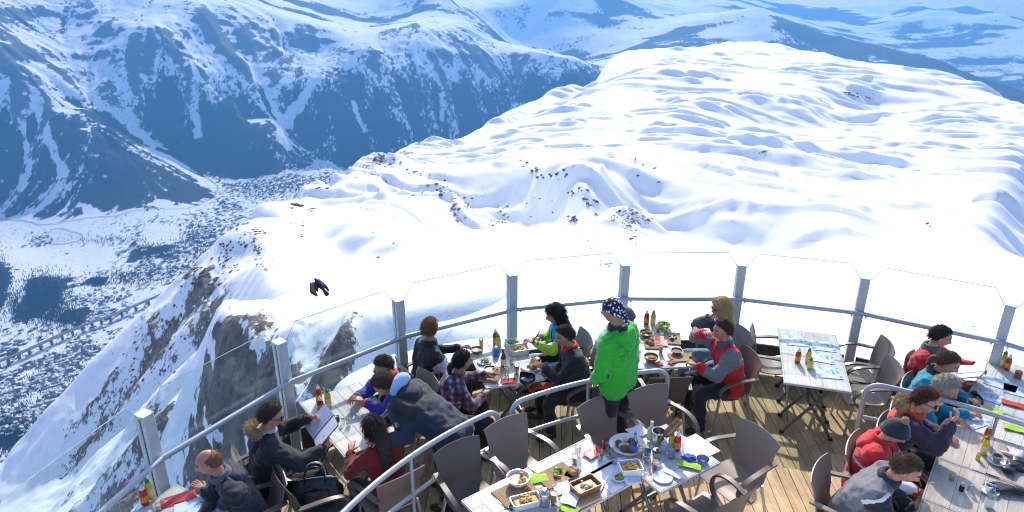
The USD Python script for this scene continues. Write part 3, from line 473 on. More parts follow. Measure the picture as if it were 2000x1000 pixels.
M_top2 = wood_mat('weathered_table_planks', (0.32, 0.285, 0.24), (0.53, 0.48, 0.41), (0.68, 0.63, 0.555), 0.8, 0.55, per=0.08)
M_steel = plain('brushed_grey_steel', (0.50, 0.52, 0.54), 0.38, 0.75, 0.08, 60)
M_rail = plain('painted_grey_rail', (0.48, 0.50, 0.53), 0.42, 0.35, 0.06, 20)
M_post = plain('pale_steel_post', (0.60, 0.62, 0.61), 0.4, 0.15, 0.1, 25)
M_cap = plain('white_post_cap', (0.72, 0.72, 0.70), 0.5, 0.1)
M_gasket = plain('black_gasket', (0.015, 0.015, 0.016), 0.6)
M_kick = plain('dark_kick_board', (0.085, 0.08, 0.075), 0.7, 0, 0.25, 12)
M_ledge = plain('concrete_ledge', (0.36, 0.35, 0.34), 0.85, 0, 0.2, 9)
M_tleg = plain('grey_table_leg', (0.16, 0.165, 0.175), 0.4, 0.5)
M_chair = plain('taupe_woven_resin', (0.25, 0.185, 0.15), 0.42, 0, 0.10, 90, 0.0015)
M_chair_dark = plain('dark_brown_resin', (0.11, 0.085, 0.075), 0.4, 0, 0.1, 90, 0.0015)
M_arm = plain('brown_armrest', (0.17, 0.128, 0.105), 0.35)
M_pane = mat('railing_pane', {'geo': ('geometry', {}), 'inv': ('math', {'math_type': 'subtract', 'value1': 1.0}), 'k': ('math', {'math_type': 'multiply'}), 'k2': ('math', {'math_type': 'multiply', 'value2': 1.7}), 't': ('transparent_bsdf', {'color': (0.925, 0.978, 0.972)}), 'g': ('glossy_bsdf', {'roughness': 0.0, 'color': (0.95, 1.0, 1.0)}), 'f': ('fresnel', {'IOR': 1.45}),
                              'm': ('mix_closure', {})}, [('geo.backfacing', 'inv.value2'), ('f.fac', 'k.value1'), ('inv.value', 'k.value2'), ('k.value', 'k2.value1'), ('k2.value', 'm.fac'), ('t.BSDF', 'm.closure1'), ('g.BSDF', 'm.closure2')], surface='m.closure')
M_edge = plain('ground_pane_edge', (0.52, 0.60, 0.58), 0.3)

# ---------------------------------------------------------------- small mesh kit
def bx(x0, x1, y0, y1, z0, z1): return trimesh.creation.box(bounds=[(x0, y0, z0), (x1, y1, z1)])
def rbox(sx, sy, sz, r=0.01, c=(0, 0, 0)):
    """a box with chamfered edges, centred in x and y, standing on z = c[2]"""
    h = np.array([sx, sy, sz]) / 2
    pts = [np.array([a * (h[0] - (0 if k == 0 else r)), b * (h[1] - (0 if k == 1 else r)), d * (h[2] - (0 if k == 2 else r))]) for a in (-1, 1) for b in (-1, 1) for d in (-1, 1) for k in range(3)]
    m = trimesh.convex.convex_hull(np.array(pts)); m.apply_translation((c[0], c[1], c[2] + sz / 2)); return m
def cat(*ms): return trimesh.util.concatenate([m for m in ms if m is not None])
def mv(m, x=0, y=0, z=0, rz=0, rx=0, ry=0):
    m = m.copy(); T = trimesh.transformations
    m.apply_transform(T.translation_matrix((x, y, z)) @ T.rotation_matrix(rz, (0, 0, 1)) @ T.rotation_matrix(ry, (0, 1, 0)) @ T.rotation_matrix(rx, (1, 0, 0))); return m
def tube(pts, r, sides=8, close=False, cap=True):
    p = np.asarray(pts, float); n = len(p)
    t = np.gradient(p, axis=0) if not close else np.roll(p, -1, 0) - np.roll(p, 1, 0)
    t /= np.linalg.norm(t, axis=1, keepdims=True) + 1e-12
    a = np.cross(t[0], [0, 0, 1.0]); a = np.cross(t[0], [1.0, 0, 0]) if np.linalg.norm(a) < 0.1 else a
    a /= np.linalg.norm(a); rr = np.broadcast_to(r, (n,)); ang = np.arange(sides) * 2 * PI / sides; V = []
    for k in range(n):
        a = a - t[k] * (a @ t[k]); a /= np.linalg.norm(a) + 1e-12; b = np.cross(t[k], a)
        V.append(p[k] + rr[k] * (np.cos(ang)[:, None] * a + np.sin(ang)[:, None] * b))
    V = np.vstack(V); F = []
    for k in range(n if close else n - 1):
        for s in range(sides):
            a0, a1, b0, b1 = k * sides + s, k * sides + (s + 1) % sides, ((k + 1) % n) * sides + s, ((k + 1) % n) * sides + (s + 1) % sides
            F += [(a0, a1, b1), (a0, b1, b0)]
    if cap and not close:
        V = np.vstack([V, p[0], p[-1]]); i0, i1 = len(V) - 2, len(V) - 1
        for s in range(sides):
            F += [(i0, (s + 1) % sides, s), (i1, (n - 1) * sides + s, (n - 1) * sides + (s + 1) % sides)]
    return trimesh.Trimesh(V, F, process=False)
def lathe(prof, n=16):
    return trimesh.creation.revolve(np.array(prof, float), sections=n)
def curve(pts, k=8):
    """a smooth line through the points"""
    from scipy.interpolate import CubicSpline
    p = np.array(pts, float); s = np.concatenate([[0], np.cumsum(np.linalg.norm(np.diff(p, axis=0), axis=1))])
    return CubicSpline(s, p)(np.linspace(0, s[-1], k * (len(p) - 1) + 1))
def band(line, wvec, th):
    """a flat band swept along a line: wvec = its width vector, th = thickness"""
    p = np.asarray(line, float); t = np.gradient(p, axis=0); t /= np.linalg.norm(t, axis=1, keepdims=True)
    wv = np.broadcast_to(np.asarray(wvec, float), p.shape); nrm = np.cross(t, wv); nrm /= np.linalg.norm(nrm, axis=1, keepdims=True) + 1e-9
    V = np.stack([p - wv / 2 - nrm * th / 2, p + wv / 2 - nrm * th / 2, p + wv / 2 + nrm * th / 2, p - wv / 2 + nrm * th / 2], 1).reshape(-1, 3); F = []
    for k in range(len(p) - 1):
        for s in range(4):
            a, b = k * 4 + s, k * 4 + (s + 1) % 4; F += [(a, b, b + 4), (a, b + 4, a + 4)]
    e = (len(p) - 1) * 4; F += [(0, 2, 1), (0, 3, 2), (e, e + 1, e + 2), (e, e + 2, e + 3)]
    m = trimesh.Trimesh(V, F, process=False); m.fix_normals(); return m

# ---------------------------------------------------------------- the terrace: lower ring, upper round deck
C = np.array([2.13, 2.6]); R_OUT, R_IN, UP = 5.73, 3.80, 0.20
posts = [(-3.11, 5.06), (-2.34, 6.30), (-1.29, 7.27), (0.0, 7.98), (1.43, 8.29), (2.90, 8.28), (4.28, 7.88), (5.56, 7.14)]
def ringpt(ang, r): return C + r * np.array([math.cos(ang), math.sin(ang)])
angs = [math.atan2(y - C[1], x - C[0]) for x, y in posts]
step = 2 * math.asin(1.465 / 2 / R_OUT)
posts = [tuple(ringpt(angs[0] + step * k, R_OUT)) for k in (2, 1)] + posts + [tuple(ringpt(angs[-1] - step * k, R_OUT)) for k in (1, 2)]
posts = [np.array(p) for p in posts]
deck_poly = Polygon([tuple(p + (p - C) / np.linalg.norm(p - C) * -0.03) for p in posts] + [(6.6, 2.6), (-3.2, 2.6)])
inner = Polygon([tuple(ringpt(a, R_IN)) for a in np.linspace(PI * 1.12, -PI * 0.12, 90)])
notch = Polygon([tuple(ringpt(a, r)) for a, r in [(1.88, R_IN + .1), (1.88, 3.44), (1.7, 3.44), (1.5, 3.44), (1.3, 3.44), (1.236, 3.44), (1.236, R_IN + .1), (1.5, R_IN + .25)]])
upper = inner.difference(notch)
lower = deck_poly.difference(inner.buffer(-0.08).difference(notch.buffer(0.06)))
def boards(deck, poly, ang, wdt, z0, z1, material, ymin):
    """one board after another, each cut to the outline of the deck"""
    u = np.array([math.cos(ang), math.sin(ang)]); v = np.array([-u[1], u[0]])
    k = 0
    for s in np.arange(-9, 9, wdt):
        a = C + v * s; q = Polygon([tuple(a - u * 9 + v * 0.003), tuple(a + u * 9 + v * 0.003), tuple(a + u * 9 + v * (wdt - 0.004)), tuple(a - u * 9 + v * (wdt - 0.004))])
        g = poly.intersection(q).intersection(sbox(-6, ymin, 9, 9))
        for piece in getattr(g, 'geoms', [g]):
            if piece.area < 0.01: continue
            dz = rng.uniform(-0.002, 0.002)
            m = trimesh.creation.extrude_polygon(piece.simplify(0.004), z1 - z0, engine='earcut'); m.apply_translation((0, 0, z0 + dz))
            obj('board', m, material, deck); k += 1
    return k
low = UsdGeom.Xform.Define(stage, '/World/lower_deck'); tag(low, kind='structure')
boards(low, lower, PI / 2 - 0.045, 0.125, -0.03, 0.0, M_deck2, 3.2)
upd = UsdGeom.Xform.Define(stage, '/World/upper_deck'); tag(upd, kind='structure')
boards(upd, upper, PI / 2 - 0.06, 0.125, UP - 0.03, UP, M_deck, 3.2)
fr = trimesh.creation.extrude_polygon(upper.buffer(-0.02), 0.10, engine='earcut'); fr.apply_translation((0, 0, 0.06))
obj('riser_frame', fr, M_under, upd)
fl = trimesh.creation.extrude_polygon(deck_poly.buffer(-0.02), 0.22, engine='earcut'); fl.apply_translation((0, 0, -0.27))
obj('joist_frame', fl, M_under, low)
base = trimesh.creation.extrude_polygon(deck_poly.buffer(-0.35), 4.5, engine='earcut'); base.apply_translation((0, 0, -4.78))
obj('terrace_foundation', base, M_ledge, kind='structure')

# ---- outer railing: one thing with each post, pane and rail length as a part
rail_t = thing('glass_railing', 'curved glass and steel railing round the outer edge of the terrace', 'railing')
def radial(p): d = p - C; return d / np.linalg.norm(d)
for p in posts:
    n = radial(p); a = math.atan2(n[1], n[0])
    inner_bar = mv(rbox(0.052, 0.105, 1.50, 0.006), -0.036, 0, 0); outer_bar = mv(rbox(0.052, 0.105, 1.50, 0.006), 0.036, 0, 0)
    po = obj('post', mv(cat(inner_bar, outer_bar), p[0], p[1], -0.02, a), M_post, rail_t)
    obj('gasket', mv(bx(-0.010, 0.010, -0.045, 0.045, 0, 1.475), p[0], p[1], 0, a), M_gasket, po)
    obj('cap', mv(rbox(0.128, 0.112, 0.012, 0.003), p[0], p[1], 1.481, a), M_cap, po)
    obj('base_plate', mv(rbox(0.2, 0.16, 0.014, 0.003), p[0], p[1], 0.001, a), M_post, po)
for p, q in zip(posts[:-1], posts[1:]):
    d = q - p; L = np.linalg.norm(d); a = math.atan2(d[1], d[0]); nv = np.array([-d[1], d[0]]) / L
    if (nv @ (p - C)) > 0: nv = -nv                                 # towards the centre
    m0 = (p + q) / 2 + nv * 0.095
    rr = tube([(-L / 2 + 0.012, 0, 0), (-L / 4, 0, 0), (0, 0, 0), (L / 4, 0, 0), (L / 2 - 0.012, 0, 0)], 0.0265, 12)
    ra = obj('handrail', mv(rr, m0[0], m0[1], 1.05, a), M_rail, rail_t, smooth=40)
    for s in (-1, 1):
        e = (p + q) / 2 + (d / L) * s * (L / 2 - 0.09)
        br = tube([(e[0] + nv[0] * 0.03, e[1] + nv[1] * 0.03, 1.005), (e[0] + nv[0] * 0.085, e[1] + nv[1] * 0.085, 1.005), (e[0] + nv[0] * 0.095, e[1] + nv[1] * 0.095, 1.035)], 0.011, 6)
        obj('bracket', br, M_rail, ra)
    g0, g1, zt, zb, ch = -L / 2 + 0.06, L / 2 - 0.06, 1.66, 0.07, 0.12
    out = Polygon([(g0, zb), (g1, zb), (g1, 1.47), (g1 - ch, zt), (g0 + ch, zt), (g0, 1.47)])
    m = trimesh.creation.extrude_polygon(out, 0.012, engine='earcut')
    m.apply_transform(trimesh.transformations.rotation_matrix(PI / 2, (1, 0, 0)))
    mid = (p + q) / 2 + nv * 0.012
    pa = obj('pane', mv(m, mid[0], mid[1], 0, a), M_pane, rail_t)
    ed = tube([(g0, -0.006, 1.47), (g0 + ch, -0.006, zt), (g1 - ch, -0.006, zt), (g1, -0.006, 1.47)], 0.0045, 4)
    obj('pane_edge', mv(ed, mid[0], mid[1], 0, a), M_edge, pa)
    kb = mv(rbox(L - 0.15, 0.03, 0.40, 0.004), (p + q)[0] / 2 + nv[0] * 0.05, (p + q)[1] / 2 + nv[1] * 0.05, 0.03, a)
    obj('kick_board', kb, M_kick, rail_t)
    lg = mv(rbox(L - 0.01, 0.30, 0.05, 0.006), (p + q)[0] / 2 - nv[0] * 0.17, (p + q)[1] / 2 - nv[1] * 0.17, -0.06, a)
    obj('ledge', lg, M_ledge, rail_t)

# ---- inner tube rails round the upper deck, three lengths with bent ends
def inner_rail(a0, a1, label):
    t = thing('tube_rail', label, 'handrail')
    aa = np.linspace(a0, a1, 22); r = R_IN + 0.03; zt = UP + 0.9; bend = 0.13
    line = [(*ringpt(a, r), zt) for a in aa]
    d0 = bend / r * np.sign(a1 - a0)
    def end(a, s):                                                    # quarter bend down into the end post
        o = []
        for th in np.linspace(PI / 2, 0, 7)[1:]:
            o.append((*ringpt(a + s * bend / r * math.cos(th), r), zt - bend + bend * math.sin(th)))
        o.append((*ringpt(a + s * bend / r, r), UP)); return o
    s = np.sign(a1 - a0)
    full = end(a0, -s)[::-1] + line + end(a1, s)
    obj('top_tube', tube(full, 0.025, 12), M_rail, t, smooth=50)
    ends = [(*ringpt(a, r), UP + 0.5) for a in np.linspace(a0 - s * bend / r, a1 + s * bend / r, 24)]
    obj('middle_tube', tube(ends, 0.021, 10), M_rail, t, smooth=50)
    n = max(2, int(abs(a1 - a0) * r / 1.1) + 1)
    for a in np.linspace(a0, a1, n + 1)[1:-1]:
        obj('stanchion', tube([(*ringpt(a, r), UP - 0.05), (*ringpt(a, r), UP + 0.5), (*ringpt(a, r), zt - 0.02)], 0.016, 8), M_rail, t, smooth=50)
    return t
def ang_at(px, py): 
    k = (UP + 0.9 - CAM_H) / (-tdep(py)); x, y = (px - 1000) / FPX / fwd(py) * k, k
    return math.atan2(y - C[1], x - C[0])
inner_rail(PI * 0.86, ang_at(948, 806), 'grey tube handrail on the left, its far end bent down behind the plaid jacket')
inner_rail(ang_at(1022, 782), ang_at(1284, 727), 'short grey tube handrail behind the standing man in green')
inner_rail(ang_at(1722, 758), 0.12, 'grey tube handrail on the right behind the person in the black beanie')

# ---------------------------------------------------------------- tables
def make_table(label, p0, ax, wd, lens, z, cat_group=None, tops=M_top, planks=5):
    """p0: a corner; ax: unit direction of the length; wd: unit direction of the width; lens: the lengths of the square tops set end to end"""
    ax, wd = np.array(ax, float), np.array(wd, float); W = np.linalg.norm(wd); wdu = wd / W
    s = 0.0; out = []
    for k, L in enumerate(lens):
        o = np.array(p0) + ax * s + wd / 2 + ax * L / 2; rz = math.atan2(ax[1], ax[0]) - PI / 2
        t = thing('folding_table', label[k], 'table', (o[0], o[1], z), rz, cat_group)
        pw = (W - 0.03) / planks
        for i in range(planks):
            obj('plank', rbox(pw - 0.0016, L - 0.036, 0.022, 0.003, (-W / 2 + 0.015 + pw * (i + 0.5), 0, 0.731)), tops, t)
        fr = cat(rbox(W, 0.016, 0.026, 0.003, (0, -L / 2 + 0.010, 0.727)), rbox(W, 0.016, 0.026, 0.003, (0, L / 2 - 0.010, 0.727)), rbox(0.014, L - 0.034, 0.026, 0.003, (-W / 2 + 0.007, 0, 0.727)), rbox(0.014, L - 0.034, 0.026, 0.003, (W / 2 - 0.007, 0, 0.727)))
        obj('rim', fr, tops, t)
        for sy in (-1, 1):
            y = sy * (L / 2 - 0.16)
            for sx in (-1, 1):
                ln = [(sx * 0.25, y, 0.03), (sx * 0.2, y + sx * 0.012, 0.12), (-sx * 0.22, y + sx * 0.012, 0.72)]
                lg = obj('leg', tube(ln, 0.017, 8), M_tleg, t, smooth=50)
                obj('foot', mv(rbox(0.05, 0.045, 0.035, 0.008), sx * 0.26, y, 0), M_gasket, lg)
        obj('stretcher', tube([(0, -L / 2 + 0.15, 0.37), (0, L / 2 - 0.15, 0.37)], 0.012, 6), M_tleg, t)
        [obj('cross_bar', tube([(q_, -L / 2 + 0.15, 0.10), (q_, L / 2 - 0.15, 0.10)], 0.010, 6), M_tleg, t) for q_ in (-0.2, 0.2)]
        out.append(t); s += L + 0.004
    return out
def unit(v): v = np.array(v, float); return v / np.linalg.norm(v)
def perp(v, L=0.69): return np.array([v[1], -v[0]]) * L                # to the right of v
rad = lambda x, y: unit((x - C[0], y - C[1]))
T = {}
def frame(name, p0, ax, L, W, z): T[name] = (np.array(p0, float), np.array(ax), perp(ax, 1.0), L, W, z + 0.754)
def on(name, u, v):                                                  # a spot on a table: u along its width from the left, v along its length from the near end (metres)
    p0, ax, wd, L, W, z = T[name]; q = p0 + wd * u + ax * v; return q[0], q[1], z
ax = rad(3.5, 7.35); p = (2.98, 6.70)
make_table(['limed folding table with menus and mustard pot beside the empty lower deck', 'far half of the table with menus, against the railing'], p, ax, perp(ax), [0.66, 0.66], 0); frame('T1', p, ax, 1.33, 0.69, 0)
ax = rad(1.75, 7.5); p = (1.37, 6.98)
make_table(['near half of the laid table behind the standing man in green', 'far half of the laid table behind the man in green, by the railing'], p, ax, perp(ax, 0.69), [0.58, 0.58], 0); frame('T2', p, ax, 1.16, 0.69, 0)
ax = unit((-0.29, 0.96)); p = (-0.28, 6.58)
make_table(['laid table between the plaid jacket and the black jacket with red collar'], p, ax, perp(ax, 0.67), [1.0], 0, planks=5); frame('T3', p, ax, 1.0, 0.67, 0)
ax = unit((-0.60, 0.80)); p = (-1.56, 5.42)
make_table(['whitish table between the menu reader and the bending man'], p, ax, perp(ax, 0.69), [1.12], 0, planks=5); frame('T4', p, ax, 1.12, 0.69, 0)
ax = unit((-0.50, -0.866)); wd_ = -perp(ax, 0.69)
p = np.array((-2.96, 5.06)); make_table(['table with red menu in front of the balding man, at the bottom left'], tuple(p), ax, wd_, [1.0], 0, planks=5); T['T5'] = (p, ax, unit(wd_), 1.0, 0.69, 0.754)
ax = unit((0.66, 0.75)); p = (4.36, 5.90)
make_table(['table end below the grey handrail, under the pointing hand of the turquoise jacket', 'table length with a green napkin in front of the turquoise jacket', 'table length with the ketchup bottles, in front of the man in red by the railing'], p, ax, perp(ax, 0.72), [0.6, 0.6, 0.6], 0); frame('T8', p, ax, 1.8, 0.72, 0)
ax = unit((0.80, 0.60)); p = (0.0, 4.07); p = tuple(np.array((-0.42, 4.62)) + perp(ax, 0.69))
p = tuple(np.array((-0.42, 4.62)))
make_table(['cluttered near table with soup bowl, left of three', 'cluttered near table with bread basket, middle of three'], p, ax, perp(ax, 0.69), [0.69, 0.69], UP); frame('T6', p, ax, 1.38, 0.69, UP)
ax = unit((0.84, 0.54)); p = (0.86, 5.28)
make_table(['cluttered near table with wine bottle, right of three'], p, ax, perp(ax, 0.68), [0.72], UP); frame('T6b', p, ax, 0.72, 0.68, UP)
ax = unit((0.61, 0.79)); p0 = np.array((4.16, 5.69)) - ax * 1.99
make_table(['weathered plank table at the bottom right, nearest length', 'weathered plank table at the bottom right, middle length', 'weathered plank table at the bottom right, far length by the handrail'], tuple(p0), ax, perp(ax, 0.95), [0.66, 0.66, 0.66], UP, tops=M_top2, planks=5); frame('T7', tuple(p0), ax, 1.99, 0.95, UP)

# ---------------------------------------------------------------- chairs
def build_chair(dark=False):
    """an armchair of one bent shell, looped flat arms and tube legs; it faces +y"""
    prof = curve([(0.235, 0.425), (0.10, 0.437), (-0.10, 0.425), (-0.19, 0.452), (-0.235, 0.56), (-0.265, 0.70), (-0.315, 0.87)], 5)   # (y, z) from the front of the seat to the top of the back
    n = len(prof); nu = 9; V = []; 
    for k, (y, z) in enumerate(prof):
        f = k / (n - 1); half = np.interp(f, [0, 0.35, 0.55, 1], [0.225, 0.215, 0.20, 0.245])
        for u in np.linspace(-1, 1, nu):
            bow = 0.035 * u * u * np.clip((f - 0.45) / 0.2, 0, 1); dip = -0.012 * (1 - u * u) * np.clip((0.45 - f) / 0.2, 0, 1)
            top = -0.02 * u * u * np.clip((f - 0.9) / 0.1, 0, 1)
            V.append((u * half, y + bow, z + dip + top))
    F = grid_faces(n, nu)
    V = np.array(V); sh = trimesh.Trimesh(V, np.vstack([F[:, [0, 1, 2]], F[:, [0, 2, 3]]]), process=False); vn = sh.vertex_normals
    V2 = V - vn * 0.011; m = len(V); idx = np.arange(m).reshape(n, nu); loop = list(idx[0, :]) + list(idx[1:, -1]) + list(idx[-1, -2::-1]) + list(idx[-2:0:-1, 0])
    side = [(loop[k], loop[(k + 1) % len(loop)], loop[(k + 1) % len(loop)] + m, loop[k] + m) for k in range(len(loop))]
    shell = trimesh.Trimesh(np.vstack([V, V2]), np.vstack([sh.faces, sh.faces[:, ::-1] + m, np.array(side)[:, [0, 1, 2]], np.array(side)[:, [0, 2, 3]]]), process=False); shell.fix_normals()
    arms, legs = [], []
    for s in (-1, 1):
        ln = curve([(s * 0.235, -0.255, 0.665), (s * 0.265, -0.10, 0.675), (s * 0.29, 0.09, 0.665), (s * 0.285, 0.195, 0.60), (s * 0.27, 0.20, 0.50), (s * 0.235, 0.10, 0.435), (s * 0.21, 0.02, 0.418)], 5)
        arms.append(band(ln, (0.048, 0, 0), 0.018))
        legs.append(tube([(s * 0.205, 0.17, 0.415), (s * 0.23, 0.215, 0.0)], (0.016, 0.012), 8))
        legs.append(tube([(s * 0.195, -0.17, 0.42), (s * 0.23, -0.265, 0.0)], (0.016, 0.012), 8))
    fr = cat(tube([(-0.205, 0.17, 0.408), (0.205, 0.17, 0.408)], 0.011, 6), tube([(-0.195, -0.17, 0.408), (0.195, -0.17, 0.408)], 0.011, 6))
    return shell, arms, legs, fr
def chair_class(name, sm, am):
    c = stage.CreateClassPrim('/World/' + name); UsdGeom.Xform.Define(stage, c.GetPath()); c.SetSpecifier(Sdf.SpecifierClass)
    sh, ar, le, fr = build_chair()
    obj('seat_shell', sh, sm, c, smooth=40)
    for a in ar: obj('armrest', a, am, c, smooth=40)
    for l in le: obj('leg', l, M_steel, c, smooth=50)
    obj('under_frame', fr, M_steel, c)
    return c
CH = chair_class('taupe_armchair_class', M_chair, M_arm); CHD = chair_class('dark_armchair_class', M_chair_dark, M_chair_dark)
def chair(x, y, z, face, label, src=None, group='brown resin armchairs on the terrace'):
    """face: the direction the sitter looks, as (dx, dy)"""
    t = thing('armchair', label, 'chair', (x, y, z), math.atan2(face[1], face[0]) - PI / 2, group)
    t.GetReferences().AddInternalReference((src or CH).GetPath()); t.SetInstanceable(True)
    return t
# ---------------------------------------------------------------- people
ICO = trimesh.creation.icosphere(2).vertices; ICO1 = trimesh.creation.icosphere(1).vertices; ICO4 = trimesh.creation.icosphere(4)
def hull(*balls):
    """the hull of balls (centre, radius or three radii)"""
    return m3.Manifold.hull_points(np.vstack([np.asarray(c, float) + ICO1 * np.asarray(r, float) for c, r in balls]))
def weld(parts, length, rounds=10, lift=0.0, fine=0.0, seed=0):
    """one smooth surface from overlapping hulls"""
    m = m3.Manifold.batch_boolean(parts, m3.OpType.Add).refine_to_length(length)
    mm = m.to_mesh(); t = trimesh.Trimesh(mm.vert_properties[:, :3], mm.tri_verts, process=True)
    t.merge_vertices(); trimesh.smoothing.filter_taubin(t, 0.55, -0.53, rounds)
    if lift:
        v = np.array(t.vertices); n = np.array(t.vertex_normals)
        d = meshkit.fbm(v * np.array([9, 9, 14]) + seed * 5.1, 3, seed) - 0.5
        d2 = meshkit.fbm(v * np.array([22, 22, 34]) + seed * 3.7, 2, seed + 3) - 0.5
        t = trimesh.Trimesh(v + n * (lift * 2.4 * d + fine * 2 * d2)[:, None], t.faces, process=False)
    return t
def manifold_of(t):
    return m3.Manifold(m3.Mesh(np.asarray(t.vertices, np.float32), np.asarray(t.faces, np.uint32)))
def rotm(yaw, pitch, roll=0.0):
    """turn left by yaw, then bow by pitch (degrees) for a frame that looks along +y"""
    T = trimesh.transformations
    return (T.rotation_matrix(math.radians(yaw), (0, 0, 1)) @ T.rotation_matrix(-math.radians(pitch), (1, 0, 0)) @ T.rotation_matrix(math.radians(roll), (0, 1, 0)))[:3, :3]
def bump_at(d, c, w): c = np.array(c, float); c /= np.linalg.norm(c); return np.exp(-((d - c)**2).sum(1) / (2 * w * w))
def head_shape():
    d = np.array(ICO4.vertices); v = d * np.array([0.074, 0.096, 0.115])
    lowz = np.clip(-d[:, 2], 0, 1); v[:, 0] *= 1 - 0.28 * lowz**1.3; v[:, 1] = np.where(d[:, 1] < 0, v[:, 1] * (1 - 0.30 * lowz), v[:, 1] * (1 - 0.02 * lowz))
    v[:, 1] -= 0.010 * np.clip(d[:, 2] - 0.55, 0, 1)
    r = 0.027 * bump_at(d, (0, 1, -0.16), 0.10) + 0.010 * bump_at(d, (0, 1, 0.02), 0.08) - 0.010 * (bump_at(d, (0.34, 1, 0.08), 0.13) + bump_at(d, (-0.34, 1, 0.08), 0.13))
    r += 0.006 * bump_at(d, (0, 1, 0.27), 0.25) + 0.007 * bump_at(d, (0, 0.9, -0.46), 0.11) + 0.010 * bump_at(d, (0, 0.75, -0.78), 0.16) - 0.004 * bump_at(d, (0, 0.9, -0.6), 0.06)
    v = v + d * r[:, None]
    for s in (-1, 1):
        e = np.exp(-(((d[:, 1] + 0.03) / 0.10)**2 + ((d[:, 2] + 0.02) / 0.22)**2) / 1.2) * (d[:, 0] * s > 0.5)
        v[:, 0] += s * 0.020 * e; v[:, 1] -= 0.010 * e
    return v
HEAD = head_shape()
HAIRLINE = {'short': ([-1, -.35, 0, .25, .6, 1], [-.50, -.42, .05, .46, .74, .80]), 'bald': ([-1, -.4, 0, .3, 1], [-.55, -.4, -.05, .9, 1.2]), 'cap': ([-1, -.3, .3, 1], [-.45, -.2, .12, .40]),
            'long': ([-1, -.1, .2, .5, 1], [-.95, -.85, -.4, .25, .55])}
def hair_cap(style, thick, rough, seed=0, flat=1.0):
    d = np.array(ICO4.vertices); xs, zs = HAIRLINE[style]
    m = d[:, 2] - np.interp(d[:, 1], xs, zs)
    m = m + 0.16 * (meshkit.fbm(d * 6 + seed * 1.7, 3, seed + 2) - 0.5) * (style != 'cap')
    if style == 'bald': m = np.minimum(m, np.interp(d[:, 1], [-1, -.5, 0, .4], [.75, .5, .35, .1]) - d[:, 2] + 0.25)
    g = np.clip(m / (0.16 if style == 'cap' else 0.42), 0, 1) ** 0.8; n = meshkit.fbm(d * np.array([15, 15, 6]) + seed, 4, seed) - 0.5
    base = d * np.array([0.076, 0.098, 0.117]); base[:, 0] *= 1 - 0.2 * np.clip(-d[:, 2], 0, 1)
    k = np.where(m < 0, 0.88, 1.006)
    return base * k[:, None] + d * ((thick * g + rough * n * g)[:, None])
def hand_parts(side, curl, spread=1.0):
    """palm and five fingers: wrist at the origin, fingers along +y, back of the hand +z, thumb towards side * x"""
    P_ = [hull(((0, 0, 0), 0.024), ((0.026, 0.075, 0), (0.011, 0.011, 0.011)), ((-0.028, 0.072, 0), (0.010, 0.011, 0.010)), ((0, 0.04, 0.002), (0.036, 0.03, 0.014)))]
    for k, (x, L) in enumerate([(0.029, 0.068), (0.010, 0.078), (-0.010, 0.072), (-0.029, 0.056)]):
        a = 0.0; p = np.array([side * x, 0.080, 0.0]); r = 0.0090 - 0.0005 * k; c = math.radians(curl * (1 + 0.1 * k))
        for j, seg in enumerate((0.46, 0.31, 0.25)):
            a += c * (0.55, 0.9, 0.6)[j]
            q = p + seg * L * np.array([side * (0.10 - 0.07 * k) * spread, math.cos(a), -math.sin(a)])
            P_.append(hull((p, r), (q, r * 0.93))); p, r = q, r * 0.93
    p = np.array([side * 0.026, 0.022, -0.004])
    for L, dx, dy, dz, r in [(0.040, 0.75, 0.62, -0.25, 0.012), (0.032, 0.45, 0.80, -0.42, 0.0105), (0.024, 0.15, 0.85, -0.5, 0.009)]:
        dv = unit((side * dx, dy, dz)); q = p + dv * L; P_.append(hull((p, r), (q, r * 0.92))); p = q
    return P_
def reach(S, W, l1, l2, pole):
    d = W - S; L = np.linalg.norm(d); L2 = min(L, l1 + l2 - 0.008); d = d / L; W = S + d * L2
    a = (l1 * l1 - l2 * l2 + L2 * L2) / (2 * L2); h = math.sqrt(max(l1 * l1 - a * a, 0))
    pole = np.asarray(pole, float); pole = pole - d * (pole @ d); pole /= np.linalg.norm(pole) + 1e-9
    return S + d * a + pole * h, W
def fabric(name, col, rough=0.75, sheen=0.25, bump=0.002, var=0.10, scale=26): return plain(name, col, rough, 0, var, scale, bump, sheen, 0.25)
def skin_mat(name, col): return mat(name, {'tc': ('texture_coordinate', {}), 'n': ('noise_texture', {'scale': 22.0, 'detail': 4.0}), 'r': ('rgb_ramp', {'ramp': [(0.3, tuple(np.array(col) * np.array([0.88, 0.78, 0.76]))), (0.7, tuple(np.array(col) * 1.08))]}),
    'p': ('principled_bsdf', {'roughness': 0.5, 'subsurface_weight': 0.25, 'subsurface_scale': 0.01, 'subsurface_radius': (1.0, 0.3, 0.15)})}, [('tc.object', 'n.vector'), ('n.fac', 'r.fac'), ('r.color', 'p.base_color')])
SKIN = [skin_mat('skin_fair', (0.52, 0.29, 0.20)), skin_mat('skin_tanned', (0.42, 0.22, 0.14)), skin_mat('skin_ruddy', (0.50, 0.24, 0.17))]
def hair_mat(name, col, hi): return mat(name, {'tc': ('texture_coordinate', {}), 'mp': ('mapping', {'scale': (60, 14, 60)}), 'n': ('noise_texture', {'scale': 3.0, 'detail': 5.0, 'roughness': 0.7}), 'r': ('rgb_ramp', {'ramp': [(0.3, col), (0.75, hi)]}),
    'b': ('bump', {'strength': 0.9, 'distance': 0.01}), 'p': ('principled_bsdf', {'roughness': 0.55, 'specular_ior_level': 0.4})}, [('tc.object', 'mp.vector'), ('mp.vector', 'n.vector'), ('n.fac', 'r.fac'), ('r.color', 'p.base_color'), ('n.fac', 'b.height'), ('b.normal', 'p.normal')])
